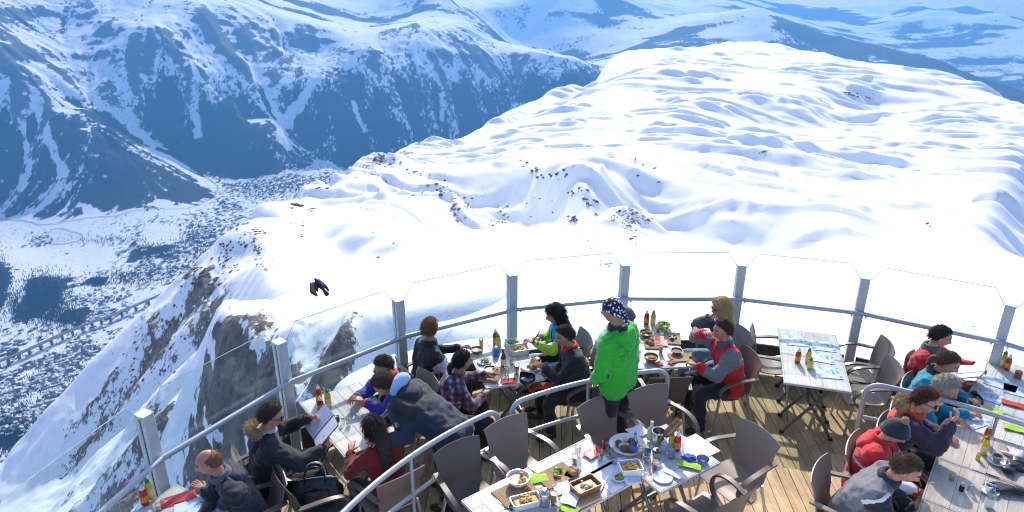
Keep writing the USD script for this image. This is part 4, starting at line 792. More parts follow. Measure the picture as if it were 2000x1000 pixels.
H = {'midbrown': hair_mat('hair_mid_brown', (0.035, 0.02, 0.011), (0.12, 0.07, 0.04)), 'black': hair_mat('hair_black', (0.006, 0.005, 0.005), (0.03, 0.026, 0.024)), 'dark': hair_mat('hair_dark_brown', (0.018, 0.012, 0.008), (0.07, 0.045, 0.03)), 'brown': hair_mat('hair_brown', (0.06, 0.032, 0.016), (0.19, 0.11, 0.06)),
     'ginger': hair_mat('hair_ginger', (0.16, 0.075, 0.03), (0.36, 0.19, 0.09)), 'blond': hair_mat('hair_blond', (0.42, 0.27, 0.09), (0.75, 0.55, 0.26)), 'grey': hair_mat('hair_grey_blond', (0.36, 0.31, 0.26), (0.68, 0.63, 0.55)), 'auburn': hair_mat('hair_auburn', (0.06, 0.018, 0.01), (0.2, 0.06, 0.03))}
M_eye = plain('eye_white', (0.6, 0.58, 0.55), 0.25); M_iris = plain('eye_dark', (0.02, 0.015, 0.012), 0.15); M_lip = plain('lips', (0.36, 0.12, 0.10), 0.5)
M_lens = plain('dark_lens', (0.01, 0.01, 0.013), 0.08, coat=0.6); M_boot = plain('dark_boot', (0.03, 0.028, 0.027), 0.5, 0, 0.2, 30, 0.002)
F = {k: fabric('cloth_' + k, c) for k, c in {
    'black': (0.021, 0.021, 0.024), 'charcoal': (0.03, 0.03, 0.034), 'navy': (0.022, 0.03, 0.055), 'slate': (0.03, 0.042, 0.065), 'ink': (0.025, 0.028, 0.042), 'blue_violet': (0.055, 0.04, 0.33), 'sky': (0.32, 0.52, 0.75),
    'dark_red': (0.21, 0.012, 0.012), 'red': (0.52, 0.016, 0.02), 'bright_red': (0.60, 0.02, 0.025), 'orange_red': (0.66, 0.075, 0.02), 'orange': (0.75, 0.14, 0.03), 'green': (0.035, 0.46, 0.03), 'lime': (0.42, 0.72, 0.05), 'turquoise': (0.0, 0.34, 0.46),
    'emerald': (0.02, 0.36, 0.10), 'pale_blue': (0.50, 0.62, 0.72), 'white': (0.72, 0.72, 0.72), 'light_grey': (0.42, 0.42, 0.44), 'grey': (0.19, 0.19, 0.205), 'mid_grey': (0.11, 0.12, 0.14), 'plum': (0.05, 0.03, 0.05), 'brown_black': (0.03, 0.022, 0.02), 'teal_blue': (0.0, 0.25, 0.36), 'denim': (0.22, 0.3, 0.42)}.items()}
M_fur = hair_mat('fur_trim', (0.30, 0.19, 0.09), (0.62, 0.45, 0.24))
M_plaid = mat('plaid_cloth', {'tc': ('texture_coordinate', {}), 'sx': ('separate_xyz', {}), 'a1': ('wave_texture', {'bands_direction': 'z', 'scale': 4.2, 'distortion': 0.6}), 'a2': ('wave_texture', {'bands_direction': 'x', 'scale': 4.2, 'distortion': 0.6}), 'a3': ('wave_texture', {'bands_direction': 'y', 'scale': 4.2, 'distortion': 0.6}),
    'm': ('math', {'math_type': 'add'}), 'm2': ('math', {'math_type': 'add'}), 'sc': ('math', {'math_type': 'multiply', 'value2': 0.333}), 'r': ('rgb_ramp', {'ramp': [(0.3, (0.05, 0.02, 0.045)), (0.5, (0.17, 0.09, 0.13)), (0.62, (0.20, 0.05, 0.09)), (0.78, (0.44, 0.36, 0.42))]}), 'p': ('principled_bsdf', {'roughness': 0.7, 'sheen_weight': 0.2})},
    [('tc.object', 'a1.vector'), ('tc.object', 'a2.vector'), ('tc.object', 'a3.vector'), ('a1.fac', 'm.value1'), ('a2.fac', 'm.value2'), ('m.value', 'm2.value1'), ('a3.fac', 'm2.value2'), ('m2.value', 'sc.value1'), ('sc.value', 'r.fac'), ('r.color', 'p.base_color')])
M_bandana = mat('spotted_bandana', {'tc': ('texture_coordinate', {}), 'v': ('voronoi_texture', {'scale': 34.0, 'randomness': 0.6}), 'r': ('rgb_ramp', {'ramp': [(0.34, (0.75, 0.74, 0.76)), (0.42, (0.022, 0.02, 0.05))]}), 'p': ('principled_bsdf', {'roughness': 0.8})}, [('tc.object', 'v.vector'), ('v.distance', 'r.fac'), ('r.color', 'p.base_color')])
M_knit = plain('knitted_wool_dark', (0.014, 0.022, 0.03), 0.9, 0, 0.3, 70, 0.006, 0.4); M_knit2 = plain('knitted_wool_grey', (0.10, 0.10, 0.11), 0.9, 0, 0.3, 70, 0.006, 0.4)
M_gold = plain('gold_zip', (0.5, 0.42, 0.3), 0.4, 0.5)

def strands(parent, name, roots, dirs, comb, length, width, material, seed, label=None):
    """short hairs that leave the surface along dirs and bend towards comb"""
    g = np.random.default_rng(seed); n = len(roots); L = (length * g.uniform(0.6, 1.25, n))[:, None]; d = dirs + g.normal(0, 0.35, dirs.shape); d /= np.linalg.norm(d, axis=1, keepdims=True); c = comb + g.normal(0, 0.3, dirs.shape)
    p1 = roots + d * L * 0.35 + c * L * 0.15; p2 = p1 + d * L * 0.12 + c * L * 0.5
    bc = UsdGeom.BasisCurves.Define(stage, numbered(str(parent.GetPath()) + '/' + name)); bc.CreateTypeAttr('linear'); bc.CreateCurveVertexCountsAttr(Vt.IntArray.FromNumpy(np.full(n, 3, np.int32)))
    bc.CreatePointsAttr(Vt.Vec3fArray.FromNumpy(np.stack([roots, p1, p2], 1).reshape(-1, 3).astype(np.float32))); bc.CreateWidthsAttr(Vt.FloatArray.FromNumpy(np.tile(np.array([width, width * 0.8, width * 0.25], np.float32), n))); bc.SetWidthsInterpolation('vertex')
    UsdShade.MaterialBindingAPI.Apply(bc.GetPrim()).Bind(material); tag(bc, kind='stuff'); return bc
def person(label, at, z0, face, jacket, pants='black', skin=0, hair=('short', 'dark'), pose='sit', lean=8, look=(0, 10), roll=0, hands=None, palms=None, curl=25, s=1.0, female=False, hood=None, collar=None, panels=(), glasses=None, glove=None,
           knees=(0.0, 0.0), spread=0.1, puff=0.0, twist=0, feet=None, extra=None, hz=0.52, cuff=None, hood_k=1.0, lining=None):
    t = thing('person', label, 'person', (at[0], at[1], z0), math.atan2(face[1], face[0]) - PI / 2)
    V3 = lambda *a: np.array(a, float)
    seed = int(abs(at[0] * 131 + at[1] * 71)) % 97
    if pose == 'stand': hz = 0.93
    if pose == 'bend': hz = 0.90
    l = math.radians(lean); u = V3(0, math.sin(l), math.cos(l)); fw = V3(0, math.cos(l), -math.sin(l)); tw = math.radians(twist); rt = V3(math.cos(tw), math.sin(tw), 0)
    hip = V3(0, 0, hz); waist = hip + u * 0.17 - fw * 0.01; chest = hip + u * 0.34 + fw * 0.015; neck = hip + u * 0.50 + V3(0, 0.02 + 0.03 * math.sin(l), 0)
    sw = 0.165 if female else 0.185
    sh = {sd: neck - u * 0.055 + rt * sd * sw - fw * 0.005 for sd in (-1, 1)}
    hd = rotm(look[0], look[1], roll)
    hu = unit(u + 0.5 * hd[:, 2]); head = neck + hu * 0.115 + hd[:, 2] * 0.085 + hd[:, 1] * 0.025
    # legs
    hj, kn, an, toe = {}, {}, {}, {}
    for sd in (-1, 1):
        hj[sd] = hip + V3(sd * 0.09, 0.0, -0.02)
        if pose == 'sit':
            k = V3(sd * (0.09 + spread), 0.44, 0.50 - z0 * 0); kn[sd] = k; f = feet[(sd + 1) // 2] if feet else (sd * (0.10 + spread), 0.40)
            an[sd] = V3(f[0], f[1], 0.09)
        else:
            f = feet[(sd + 1) // 2] if feet else (sd * 0.11, 0.0)
            an[sd] = V3(f[0], f[1], 0.09); kn[sd] = (hj[sd] + an[sd]) / 2 + V3(0, 0.035, 0.0)
        toe[sd] = an[sd] + V3(sd * 0.03, 0.15, -0.05)
    # arms
    el, wr, hdir = {}, {}, {}
    for i, sd in enumerate((-1, 1)):
        if hands and hands[i] is not None: W = np.array(hands[i], float) / s
        elif pose == 'stand': W = V3(sd * 0.25, 0.12, 0.86)
        else: W = V3(sd * 0.16, 0.36, 0.66)
        el[sd], wr[sd] = reach(sh[sd], W, 0.285, 0.255, V3(sd * 0.75, -0.35, -0.75))
    # the body, one surface
    k = 0.0
    parts = [hull((hip + V3(0.07, 0, 0), 0.10), (hip - V3(0.07, 0, 0), 0.10), (waist + rt * .06, 0.09), (waist - rt * .06, 0.09)), hull((waist + rt * .06, 0.09), (waist - rt * .06, 0.09), (chest + rt * .08, 0.095), (chest - rt * .08, 0.095)),
             hull((chest + rt * .08, 0.095), (chest - rt * .08, 0.095), (sh[1], 0.05), (sh[-1], 0.05), (neck, 0.055)), hull((neck - u * 0.03, 0.058), (head - hd[:, 2] * 0.06 - hd[:, 1] * 0.015, 0.054))]
    for sd in (-1, 1):
        parts += [hull((sh[sd], 0.050), (el[sd], 0.040)), hull((el[sd], 0.040), (wr[sd], 0.027)), hull((hj[sd], 0.085), (kn[sd], 0.058)), hull((kn[sd], 0.056), (an[sd], 0.042)), hull((an[sd], 0.042), (toe[sd], 0.03))]
    body = manifold_of(weld(parts, 0.03, 4))
    add = [body, manifold_of(trimesh.Trimesh(HEAD @ hd.T + head, ICO4.faces, process=False))]
    grips = {}
    for i, sd in enumerate((-1, 1)):
        fd = unit(wr[sd] - el[sd]); pn = V3(0, 0, 1.0)
        if palms and palms[i] is not None: fd, pn = unit(palms[i][0]), np.array(palms[i][1], float)
        pn = unit(pn - fd * (pn @ fd)); B = np.stack([np.cross(fd, pn), fd, pn], 1)
        cu = curl[i] if isinstance(curl, (tuple, list)) else curl
        hp = m3.Manifold.batch_boolean(hand_parts(-sd, cu), m3.OpType.Add)
        hm = hp.to_mesh(); hv = hm.vert_properties[:, :3] @ B.T + wr[sd]; ht = trimesh.Trimesh(hv, hm.tri_verts, process=False)
        grips[sd] = wr[sd] + B @ V3(0, 0.09, -0.02)
        if glove: obj('glove', ((np.asarray(ht.vertices) - wr[sd]) * 1.12 * s + wr[sd] * s, ht.faces), glove, t, smooth=True)
        else: add.append(m3.Manifold(m3.Mesh(hv.astype(np.float32), hm.tri_verts.astype(np.uint32))))
    b = m3.Manifold.batch_boolean(add, m3.OpType.Add).to_mesh()
    obj('body', (b.vert_properties[:, :3] * s, b.tri_verts), SKIN[skin], t, smooth=True)
    # face
    def hp_(x, y, z): return (head + hd @ V3(x, y, z)) * s
    for sd in (-1, 1):
        if not glasses:
            e = obj('eye', (ICO * 0.0115 * s + hp_(sd * 0.030, 0.077, 0.009), trimesh.creation.icosphere(2).faces), M_eye, t, smooth=True)
            obj('iris', (ICO * 0.0065 * s + hp_(sd * 0.030, 0.084, 0.009), trimesh.creation.icosphere(2).faces), M_iris, e, smooth=True)
        obj('eyebrow', tube([hp_(sd * 0.014, 0.092, 0.030), hp_(sd * 0.032, 0.089, 0.035), hp_(sd * 0.05, 0.074, 0.030)], 0.0042 * s, 5), H[hair[1]] if hair[1] in H else H['dark'], t, smooth=True)
    obj('lips', tube([hp_(-0.021, 0.083, -0.050), hp_(0, 0.0945, -0.048), hp_(0.021, 0.083, -0.050)], (0.003 * s, 0.0058 * s, 0.003 * s), 6), M_lip, t, smooth=True)
    if glasses:
        g = cat(*[trimesh.Trimesh(ICO * np.array([0.027, 0.008, 0.020]) * s @ hd.T + hp_(sd * 0.031, 0.094, 0.010), trimesh.creation.icosphere(2).faces, process=False) for sd in (-1, 1)])
        gl = obj('sunglasses', cat(tube([hp_(-0.06, 0.088, 0.018), hp_(0, 0.108, 0.018), hp_(0.06, 0.088, 0.018)], 0.0035 * s, 5), g), glasses, t, smooth=True)
        for sd in (-1, 1): obj('temple_arm', tube([hp_(sd * 0.06, 0.088, 0.018), hp_(sd * 0.083, 0.0, 0.012)], 0.003 * s, 5), glasses, gl)
    # hair or hat
    st, hc = hair[0], hair[1]
    hm = H[hc] if hc in H else H['dark']
    cap_style = {'short': 'short', 'bald': 'bald', 'curly': 'short', 'long': 'long', 'bob': 'long', 'tied': 'short', 'beanie': None, 'bandana': None}[st]
    if cap_style:
        thick, rg = {'short': (0.013, 0.016), 'bald': (0.004, 0.006), 'curly': (0.030, 0.050), 'long': (0.018, 0.022), 'bob': (0.022, 0.024), 'tied': (0.010, 0.006)}[st]
        cv = hair_cap(cap_style, thick, rg, seed)
        ho = obj('hair', ((cv @ hd.T + head) * s, ICO4.faces), hm, t, smooth=True)
        g_h = np.random.default_rng(seed + 11); xs_, zs_ = HAIRLINE[cap_style]; dv = np.array(ICO4.vertices); okh = np.nonzero((dv[:, 2] - np.interp(dv[:, 1], xs_, zs_) > 0.04) & ((cap_style != 'bald') | (dv[:, 2] < 0.55)))[0]
        pick = g_h.choice(okh, 1100 if st != 'bald' else 350); rv_ = ((cv[pick] + g_h.normal(0, 0.003, (len(pick), 3))) @ hd.T + head) * s; dn_ = dv[pick] @ hd.T
        cmb = np.array([0, -0.55, -0.75]) if st != 'curly' else np.array([0, 0, 0.0]); side_ = np.sign(dv[pick][:, :1]) * np.array([[0.5, 0, 0]])
        strands(ho, 'strands', rv_ * 1.0, dn_, (cmb + side_ + np.array([0, 0.35, 0.2]) * (dv[pick][:, 1:2] > 0.3)) @ hd.T, {'short': 0.030, 'bald': 0.016, 'curly': 0.034, 'long': 0.05, 'bob': 0.05, 'tied': 0.03}[st], 0.0042, hm, seed)
    if st in ('long', 'bob'):
        dn = 0.30 if st == 'long' else 0.15; bk = -hd[:, 1]
        dr = [hull((head + bk * 0.055 + hd[:, 2] * 0.02, (0.075, 0.06, 0.06)), (head + bk * 0.085 - hd[:, 2] * 0.10, (0.085, 0.05, 0.05))), hull((head + bk * 0.085 - hd[:, 2] * 0.10, (0.085, 0.05, 0.05)), (neck - u * (dn - 0.12) - fw * 0.115, (0.085, 0.04, 0.05)))]
        for sd in (-1, 1): dr.append(hull((head + hd[:, 0] * sd * 0.065 - hd[:, 2] * 0.02, (0.02, 0.045, 0.04)), (head + hd[:, 0] * sd * 0.07 - hd[:, 2] * (0.13 if st == 'bob' else 0.19) + bk * 0.02, (0.022, 0.04, 0.03))))
        w_ = weld(dr, 0.012, 4, 0.016, 0.010, seed); w_.vertices *= s
        obj('hair_length', w_, hm, t, smooth=True)
    if st == 'tied':
        w_ = weld([hull((head - hd[:, 1] * 0.085 - hd[:, 2] * 0.02, 0.032), (head - hd[:, 1] * 0.135 - hd[:, 2] * 0.06, 0.036)), hull((head - hd[:, 1] * 0.135 - hd[:, 2] * 0.06, 0.036), (head - hd[:, 1] * 0.125 - hd[:, 2] * 0.16, 0.018))], 0.012, 4, 0.008, 0.006, seed); w_.vertices *= s
        obj('ponytail', w_, hm, t, smooth=True)
    if st in ('beanie', 'bandana'):
        cv = hair_cap('cap', 0.022 if st == 'beanie' else 0.014, 0.006, seed)
        hat = obj('knitted_hat' if st == 'beanie' else 'bandana', ((cv @ hd.T + head) * s, ICO4.faces), hc, t, smooth=True)
        if st == 'beanie':
            a_ = np.linspace(0, 2 * PI, 28, endpoint=False)
            zr = np.interp(np.cos(a_), [-1, -.3, .3, 1], [-.40, -.17, .15, .42])
            rim = [(head + hd @ (V3(math.sin(a) * 0.0975 * math.sqrt(max(0, 1 - z * z)) * 0.98, math.cos(a) * 0.118 * math.sqrt(max(0, 1 - z * z)), z * 0.13))) * s for a, z in zip(a_, zr)]
            obj('rolled_rim', tube(rim, 0.016 * s, 8, close=True), hc, hat, smooth=True)
            if len(hair) > 2:
                n_ = ICO4.vertices; q = n_ * (0.036 * (1 + 0.5 * (meshkit.fbm(n_ * 7, 3, 5) - 0.5)))[:, None]
                obj('pompom', ((q + head + hd @ V3(0, -0.02, 0.155)) * s, ICO4.faces), hair[2], hat, smooth=True)
        else:
            w_ = weld([hull((head - hd[:, 1] * 0.095 - hd[:, 2] * 0.03, 0.03), (head - hd[:, 1] * 0.12 - hd[:, 2] * 0.12, 0.02))], 0.012, 3, 0.006); w_.vertices *= s
            obj('bandana_tail', w_, hc, hat, smooth=True)
    # jacket
    f_ = 0.90 if female else 1.0; p_ = puff; low = hip + V3(0, 0.01, -0.05 if pose == 'sit' else -0.04); lw = u if pose == 'bend' else V3(0, 0, 1)
    if pose == 'bend': low = hip - u * 0.10
    jp = [hull((low + rt * .095, 0.125 * f_ + p_), (low - rt * .095, 0.125 * f_ + p_), (waist + rt * .08 * f_, 0.122 * f_ + p_), (waist - rt * .08 * f_, 0.122 * f_ + p_)),
          hull((waist + rt * .08 * f_, 0.122 * f_ + p_), (waist - rt * .08 * f_, 0.122 * f_ + p_), (chest + rt * .10 * f_, 0.128 * f_ + p_), (chest - rt * .10 * f_, 0.128 * f_ + p_)),
          hull((chest + rt * .10 * f_, 0.128 * f_ + p_), (chest - rt * .10 * f_, 0.128 * f_ + p_), (sh[1], 0.078 + p_), (sh[-1], 0.078 + p_), (neck - u * 0.015, 0.078 + p_ / 2))]
    for sd in (-1, 1):
        w2 = wr[sd] + (el[sd] - wr[sd]) * 0.06
        jp += [hull((sh[sd] - rt * sd * 0.02, 0.088 + p_), (el[sd], 0.063 + p_)), hull((el[sd], 0.063 + p_), (w2, 0.046 + p_ * 0.6))]
    jk = weld(jp, 0.019, 6, 0.020, 0.010, seed); jk.vertices *= s
    c_ = jk.triangles_center / s; used = np.zeros(len(c_), bool)
    info = dict(hip=hip, waist=waist, chest=chest, neck=neck, sh=sh, el=el, wr=wr, u=u, fw=fw, rt=rt, c=c_)
    masks = []
    for nm, mt, fn in panels:
        k_ = fn(info) & ~used; used |= k_; masks.append((nm, mt, k_))
    def sub(mask): return trimesh.Trimesh(jk.vertices, jk.faces[mask], process=False)
    vn = np.array(jk.vertex_normals)
    def put(nm, mask, mt, par):
        f0 = jk.faces[mask]; uu, inv = np.unique(f0, return_inverse=True)
        m_ = usdkit.mesh(stage, numbered(str(par.GetPath()) + '/' + nm), (np.array(jk.vertices)[uu], inv.reshape(f0.shape)), mt)
        m_.CreateNormalsAttr(Vt.Vec3fArray.FromNumpy(vn[uu].astype(np.float32))); m_.SetNormalsInterpolation('vertex'); return m_.GetPrim()
    stray = np.zeros(len(c_), bool)
    jpim = put('jacket', ~used, jacket, t)
    adj = jk.face_adjacency
    for nm, mt, k_ in masks:
        if not k_.any(): continue
        ids = np.nonzero(k_)[0]; e_ = adj[k_[adj].all(1)]
        for comp in trimesh.graph.connected_components(e_, nodes=ids, min_len=1):
            q = np.zeros(len(k_), bool); q[comp] = True
            if len(comp) >= 12: put(nm, q, mt, jpim)
            if len(comp) < 12: k_[comp] = False; stray[comp] = True
    if stray.any(): put('seam', stray, jacket, jpim)
    ring = lambda c0, ax1, ax2, r1, r2, n=20: [(c0 + ax1 * r1 * math.cos(a) + ax2 * r2 * math.sin(a)) * s for a in np.linspace(0, 2 * PI, n, endpoint=False)]
    obj('collar', cat(tube(ring(neck + u * 0.030, rt, fw, 0.072, 0.076), 0.024 * s, 8, close=True), tube(ring(neck + u * 0.062, rt, fw, 0.069, 0.073), 0.018 * s, 8, close=True)), collar or jacket, jpim, smooth=True)
    for sd in (-1, 1):
        ax = unit(wr[sd] - el[sd]); a1 = unit(np.cross(ax, V3(0.3, 0.2, 1))); a2 = np.cross(ax, a1)
        obj('cuff', tube(ring(wr[sd] - ax * 0.02, a1, a2, 0.037 + p_ * .5, 0.037 + p_ * .5, 14), 0.012 * s, 6, close=True), cuff or jacket, jpim, smooth=True)
    if pose != 'bend' or True:
        zl = [(neck + u * 0.02 + fw * 0.085) * s, (chest + fw * (0.138 * f_ + p_)) * s, (waist + fw * (0.13 * f_ + p_)) * s, (low + V3(0, 0.13 * f_ + p_, 0.0)) * s]
        obj('zip', tube(curve(zl, 4), 0.006 * s, 5), M_gold if jacket is F['green'] else F['charcoal'], jpim)
    if hood:
        hb_ = neck - fw * 0.085 - u * 0.01
        hh = weld([hull((hb_ + rt * 0.085 * hood_k, 0.05 * hood_k), (hb_ - rt * 0.085 * hood_k, 0.05 * hood_k), (hb_ - fw * 0.05 - u * 0.09 * hood_k, (0.085 * hood_k, 0.045 * hood_k, 0.05 * hood_k))), hull((hb_ + rt * .1, 0.035), (neck + rt * 0.085 + fw * 0.055 - u * 0.01, 0.024)), hull((hb_ - rt * .1, 0.035), (neck - rt * 0.085 + fw * 0.055 - u * 0.01, 0.024))], 0.016, 5, 0.012, 0.005, seed); hh.vertices *= s
        hp2 = obj('hood', hh, hood[0], jpim, smooth=True)
        if len(hood) > 1:
            rim = curve([(neck + rt * 0.11 * math.cos(a) * 1.05 + fw * (-0.015 + 0.125 * math.sin(a)) + u * (0.045 - 0.045 * math.sin(a))) * s for a in np.linspace(0.45 - PI, PI * 0 - 0.45, 9)], 4)
            tb = tube(rim, 0.036 * s, 12); tb = trimesh.Trimesh(*trimesh.remesh.subdivide(tb.vertices, tb.faces), process=False)
            v_ = np.array(tb.vertices); v_ = v_ + np.array(tb.vertex_normals) * (0.030 * (meshkit.fbm(v_ * 55, 3, seed) - 0.5))[:, None]
            fo = obj('fur_trim', (v_, tb.faces), hood[1], hp2, smooth=True); fn_ = trimesh.Trimesh(v_, tb.faces, process=False).vertex_normals; pk = np.random.default_rng(seed).integers(0, len(v_), 1200)
            strands(fo, 'fur', v_[pk], np.array(fn_)[pk], np.zeros(3), 0.045, 0.004, hood[1], seed)
    if lining:
        arc = curve([(neck + rt * 0.125 * math.cos(a) + fw * (-0.03 + 0.11 * math.sin(a)) + u * (0.055 - 0.035 * math.sin(a))) * s for a in np.linspace(0.15 - PI, -0.15, 9)], 4)
        lt = tube(arc, np.concatenate([np.linspace(0.035, 0.062, 17), np.linspace(0.062, 0.035, len(arc) - 17)]) * s, 12); lv = np.array(lt.vertices); lv = lv + np.array(lt.vertex_normals) * (0.03 * (meshkit.fbm(lv * 14, 3, seed) - 0.5))[:, None]
        obj('hood_lining', (lv, lt.faces), lining, hp2, smooth=True)
    # trousers and boots
    tp = [hull((hip + V3(0.08, 0, 0), 0.118 * f_), (hip - V3(0.08, 0, 0), 0.118 * f_), (hip + u * 0.08, 0.10))]
    for sd in (-1, 1):
        tp += [hull((hj[sd], 0.105), (kn[sd], 0.074)), hull((kn[sd], 0.074), (an[sd] + V3(0, 0, 0.02), 0.068))]
    tr = weld(tp, 0.028, 6, 0.014, 0.006, seed + 1); tr.vertices *= s
    obj('trousers', tr, F[pants] if isinstance(pants, str) else pants, t, smooth=True)
    for sd in (-1, 1):
        bm = weld([hull((an[sd] + V3(0, 0, 0.06), 0.058), (an[sd] - V3(0, 0.02, 0.035), 0.052)), hull((an[sd] - V3(0, 0.02, 0.035), 0.052), (toe[sd] + V3(0, 0, 0.01), (0.045, 0.05, 0.036)))], 0.025, 4); bm.vertices *= s
        bm.vertices[:, 2] = np.maximum(bm.vertices[:, 2], 0.004)
        obj('boot', bm, M_boot, t, smooth=True)
    if extra: extra(t, info, head, hd, s)
    return t, dict(head=head * s, hd=hd, grips={k_: v_ * s for k_, v_ in grips.items()})
def seg_near(c, a, b, r, t0=0.0, t1=1.0):
    d = b - a; t_ = ((c - a) @ d) / (d @ d); tc = np.clip(t_, 0, 1)
    return (np.linalg.norm(c - a - tc[:, None] * d, axis=1) < r) & (t_ >= t0) & (t_ <= t1)
def sleeve(t0=-0.2, t1=2.0, sides=(-1, 1)):
    """t from 0 at the shoulder over 1 at the elbow to 2 at the cuff"""
    def f(i):
        m = np.zeros(len(i['c']), bool)
        for sd in sides:
            if t0 < 1: m |= seg_near(i['c'], i['sh'][sd], i['el'][sd], 0.115, t0, min(t1, 1.0)) & (((i['c'] - i['chest']) @ i['rt']) * sd > 0.15)
            if t1 > 1: m |= seg_near(i['c'], i['el'][sd], i['wr'][sd], 0.10, max(t0 - 1, -0.3), t1 - 1)
        return m
    return f
def yoke(h0, h1=9, back=None):
    def f(i):
        h = (i['c'] - i['hip']) @ i['u']; m = (h > h0) & (h < h1)
        if back is not None: m &= (((i['c'] - i['chest']) @ i['fw']) < 0) == back
        return m
    return f
def side_stripe(w0=0.0, w1=0.05):
    def f(i):
        x = np.abs((i['c'] - i['chest']) @ i['rt']); h = (i['c'] - i['hip']) @ i['u']; return (x > w0) & (x < w1)
    return f
# ---- who sits where
def seat(at, face, z0, label, k=0.03, src=None, off=(0, 0)):
    f = unit(face); return chair(at[0] + f[0] * k + off[0], at[1] + f[1] * k + off[1], z0, f, label, src)
def W2L(at, z0, face, p):
    """a world point in the frame of a sitter"""
    a = math.atan2(face[1], face[0]) - PI / 2; d = np.array(p, float) - np.array([at[0], at[1], z0]); c, s = math.cos(-a), math.sin(-a)
    return (c * d[0] - s * d[1], s * d[0] + c * d[1], d[2])
def sitter(label, chair_label, at, z0, face, jacket, targets=None, **kw):
    face = unit(face)
    k_ = kw.pop('chair_k', 0.03)
    if targets: kw['hands'] = [None if t_ is None else W2L(at, z0, face, t_) for t_ in targets]
    if chair_label: seat(at, face, z0, chair_label, k_, kw.pop('chair_src', None))
    return person(label, at, z0, face, jacket, **kw)

# 1 balding man
sitter('seated balding man in a navy coat with black sleeve, at the bottom left table', 'armchair under the balding man in the navy coat', (-2.28, 4.98), 0, (-0.80, -0.60), F['ink'],
       [(-2.66, 4.92, 0.80), (-2.55, 4.62, 0.80)], skin=2, hair=('bald', 'ginger'), lean=20, look=(-14, 16), panels=[('sleeve_panel', F['black'], sleeve(0.1, 2.2))], collar=F['mid_grey'], hood=(F['navy'],))
# 2 the menu reader
p2, i2 = sitter('seated man in black parka with tan fur hood and sunglasses, reading a menu', 'armchair under the man in the fur hooded parka', (-2.28, 5.40), 0, (0.86, 0.51), F['black'],
       [(-1.95, 5.72, 0.98), (-1.74, 5.42, 0.86)], skin=2, hair=('short', 'midbrown'), lean=2, look=(-22, 20), glasses=M_lens, collar=F['light_grey'], hood=(F['black'], M_fur), puff=0.018, palms=[((0.5, 0.8, 0.2), (-0.8, 0.3, 0.4)), ((-0.5, 0.85, 0.15), (0.8, 0.5, 0.3))], curl=48)
# 3 blue violet jacket
sitter('seated man in a blue-violet jacket with orange collar, facing the camera', 'armchair under the man in the blue-violet jacket', (-1.10, 6.53), 0, (-0.86, -0.60), F['blue_violet'],
       [(-1.52, 6.17, 0.86), (-1.62, 6.28, 0.84)], skin=1, hair=('short', 'midbrown'), lean=20, look=(22, 22), glasses=M_lens, collar=F['orange_red'], cuff=F['orange'], puff=0.006)
# 4 bending man
def flag(t, i, head, hd, s):
    c0 = (i['sh'][-1] + i['el'][-1]) / 2; ax = unit(i['el'][-1] - i['sh'][-1]); out = unit(-i['rt'] - ax * (-i['rt'] @ ax)); side = np.cross(ax, out)
    pt = obj('sleeve_patch', band([c0 + out * 0.083 - side * 0.03, c0 + out * 0.088, c0 + out * 0.083 + side * 0.03], ax * 0.045, 0.004), F['white'], t)
    obj('patch_stripe', band([c0 + out * 0.0855 - side * 0.031, c0 + out * 0.0885 - side * 0.011], ax * 0.046, 0.004), F['emerald'], pt); obj('patch_stripe', band([c0 + out * 0.0885 + side * 0.011, c0 + out * 0.0855 + side * 0.031], ax * 0.046, 0.004), F['bright_red'], pt)
p4f = unit((-0.92, 0.38)); p4 = (-0.62, 5.66)
person('man in navy jacket with pale blue hood bending over the child in red', p4, 0, p4f, F['slate'], pose='bend', lean=58, look=(18, 58), hair=('short', 'brown'), skin=2, hands=[W2L(p4, 0, p4f, (-1.17, 5.36, 0.99)), W2L(p4, 0, p4f, (-1.33, 5.72, 0.86))],
       hood=(F['ink'],), lining=F['sky'], hood_k=1.15, collar=F['ink'], puff=0.022, panels=[('shoulder_panel', F['charcoal'], yoke(0.30, 9, True))], feet=((-0.13, -0.05), (0.13, 0.12)), extra=flag)
# 5 child
sitter('child in dark red jacket with long dark curly hair, hugged at the table', 'armchair under the child in dark red', (-1.12, 5.24), 0, (-0.62, 0.78), F['dark_red'], [(-1.5, 5.45, 0.80), (-1.25, 5.55, 0.80)], hair=('long', 'dark'), s=0.88, lean=14, look=(10, 24), female=True, hz=0.58)
# 6 ginger man from behind
sitter('seated ginger-haired man seen from behind in a dark brown and white jacket', 'armchair under the ginger-haired man', (-1.0, 7.02), 0, (0.84, 0.54), F['brown_black'], [(-0.62, 7.34, 0.83), (-0.58, 7.1, 0.80)], skin=2, hair=('short', 'ginger'), lean=6, look=(28, 4),
       collar=F['charcoal'], panels=[('white_panel', F['white'], lambda i: sleeve(0.25, 1.1, (1,))(i) | (yoke(0.10, 0.28, True)(i) & (((i['c'] - i['chest']) @ i['rt']) > 0.02))), ('navy_panel', F['navy'], lambda i: sleeve(-0.2, 1.1, (-1,))(i))])
# 7 plaid woman
sitter('seated woman with tied black hair in a purple plaid jacket', 'armchair under the woman in plaid', (-0.70, 6.43), 0, (0.97, 0.24), M_plaid, [(-0.28, 6.78, 0.82), (-0.30, 6.52, 0.72)], skin=1, hair=('tied', 'black'), lean=12, look=(10, 14), female=True, s=0.96, hood=(M_plaid,))
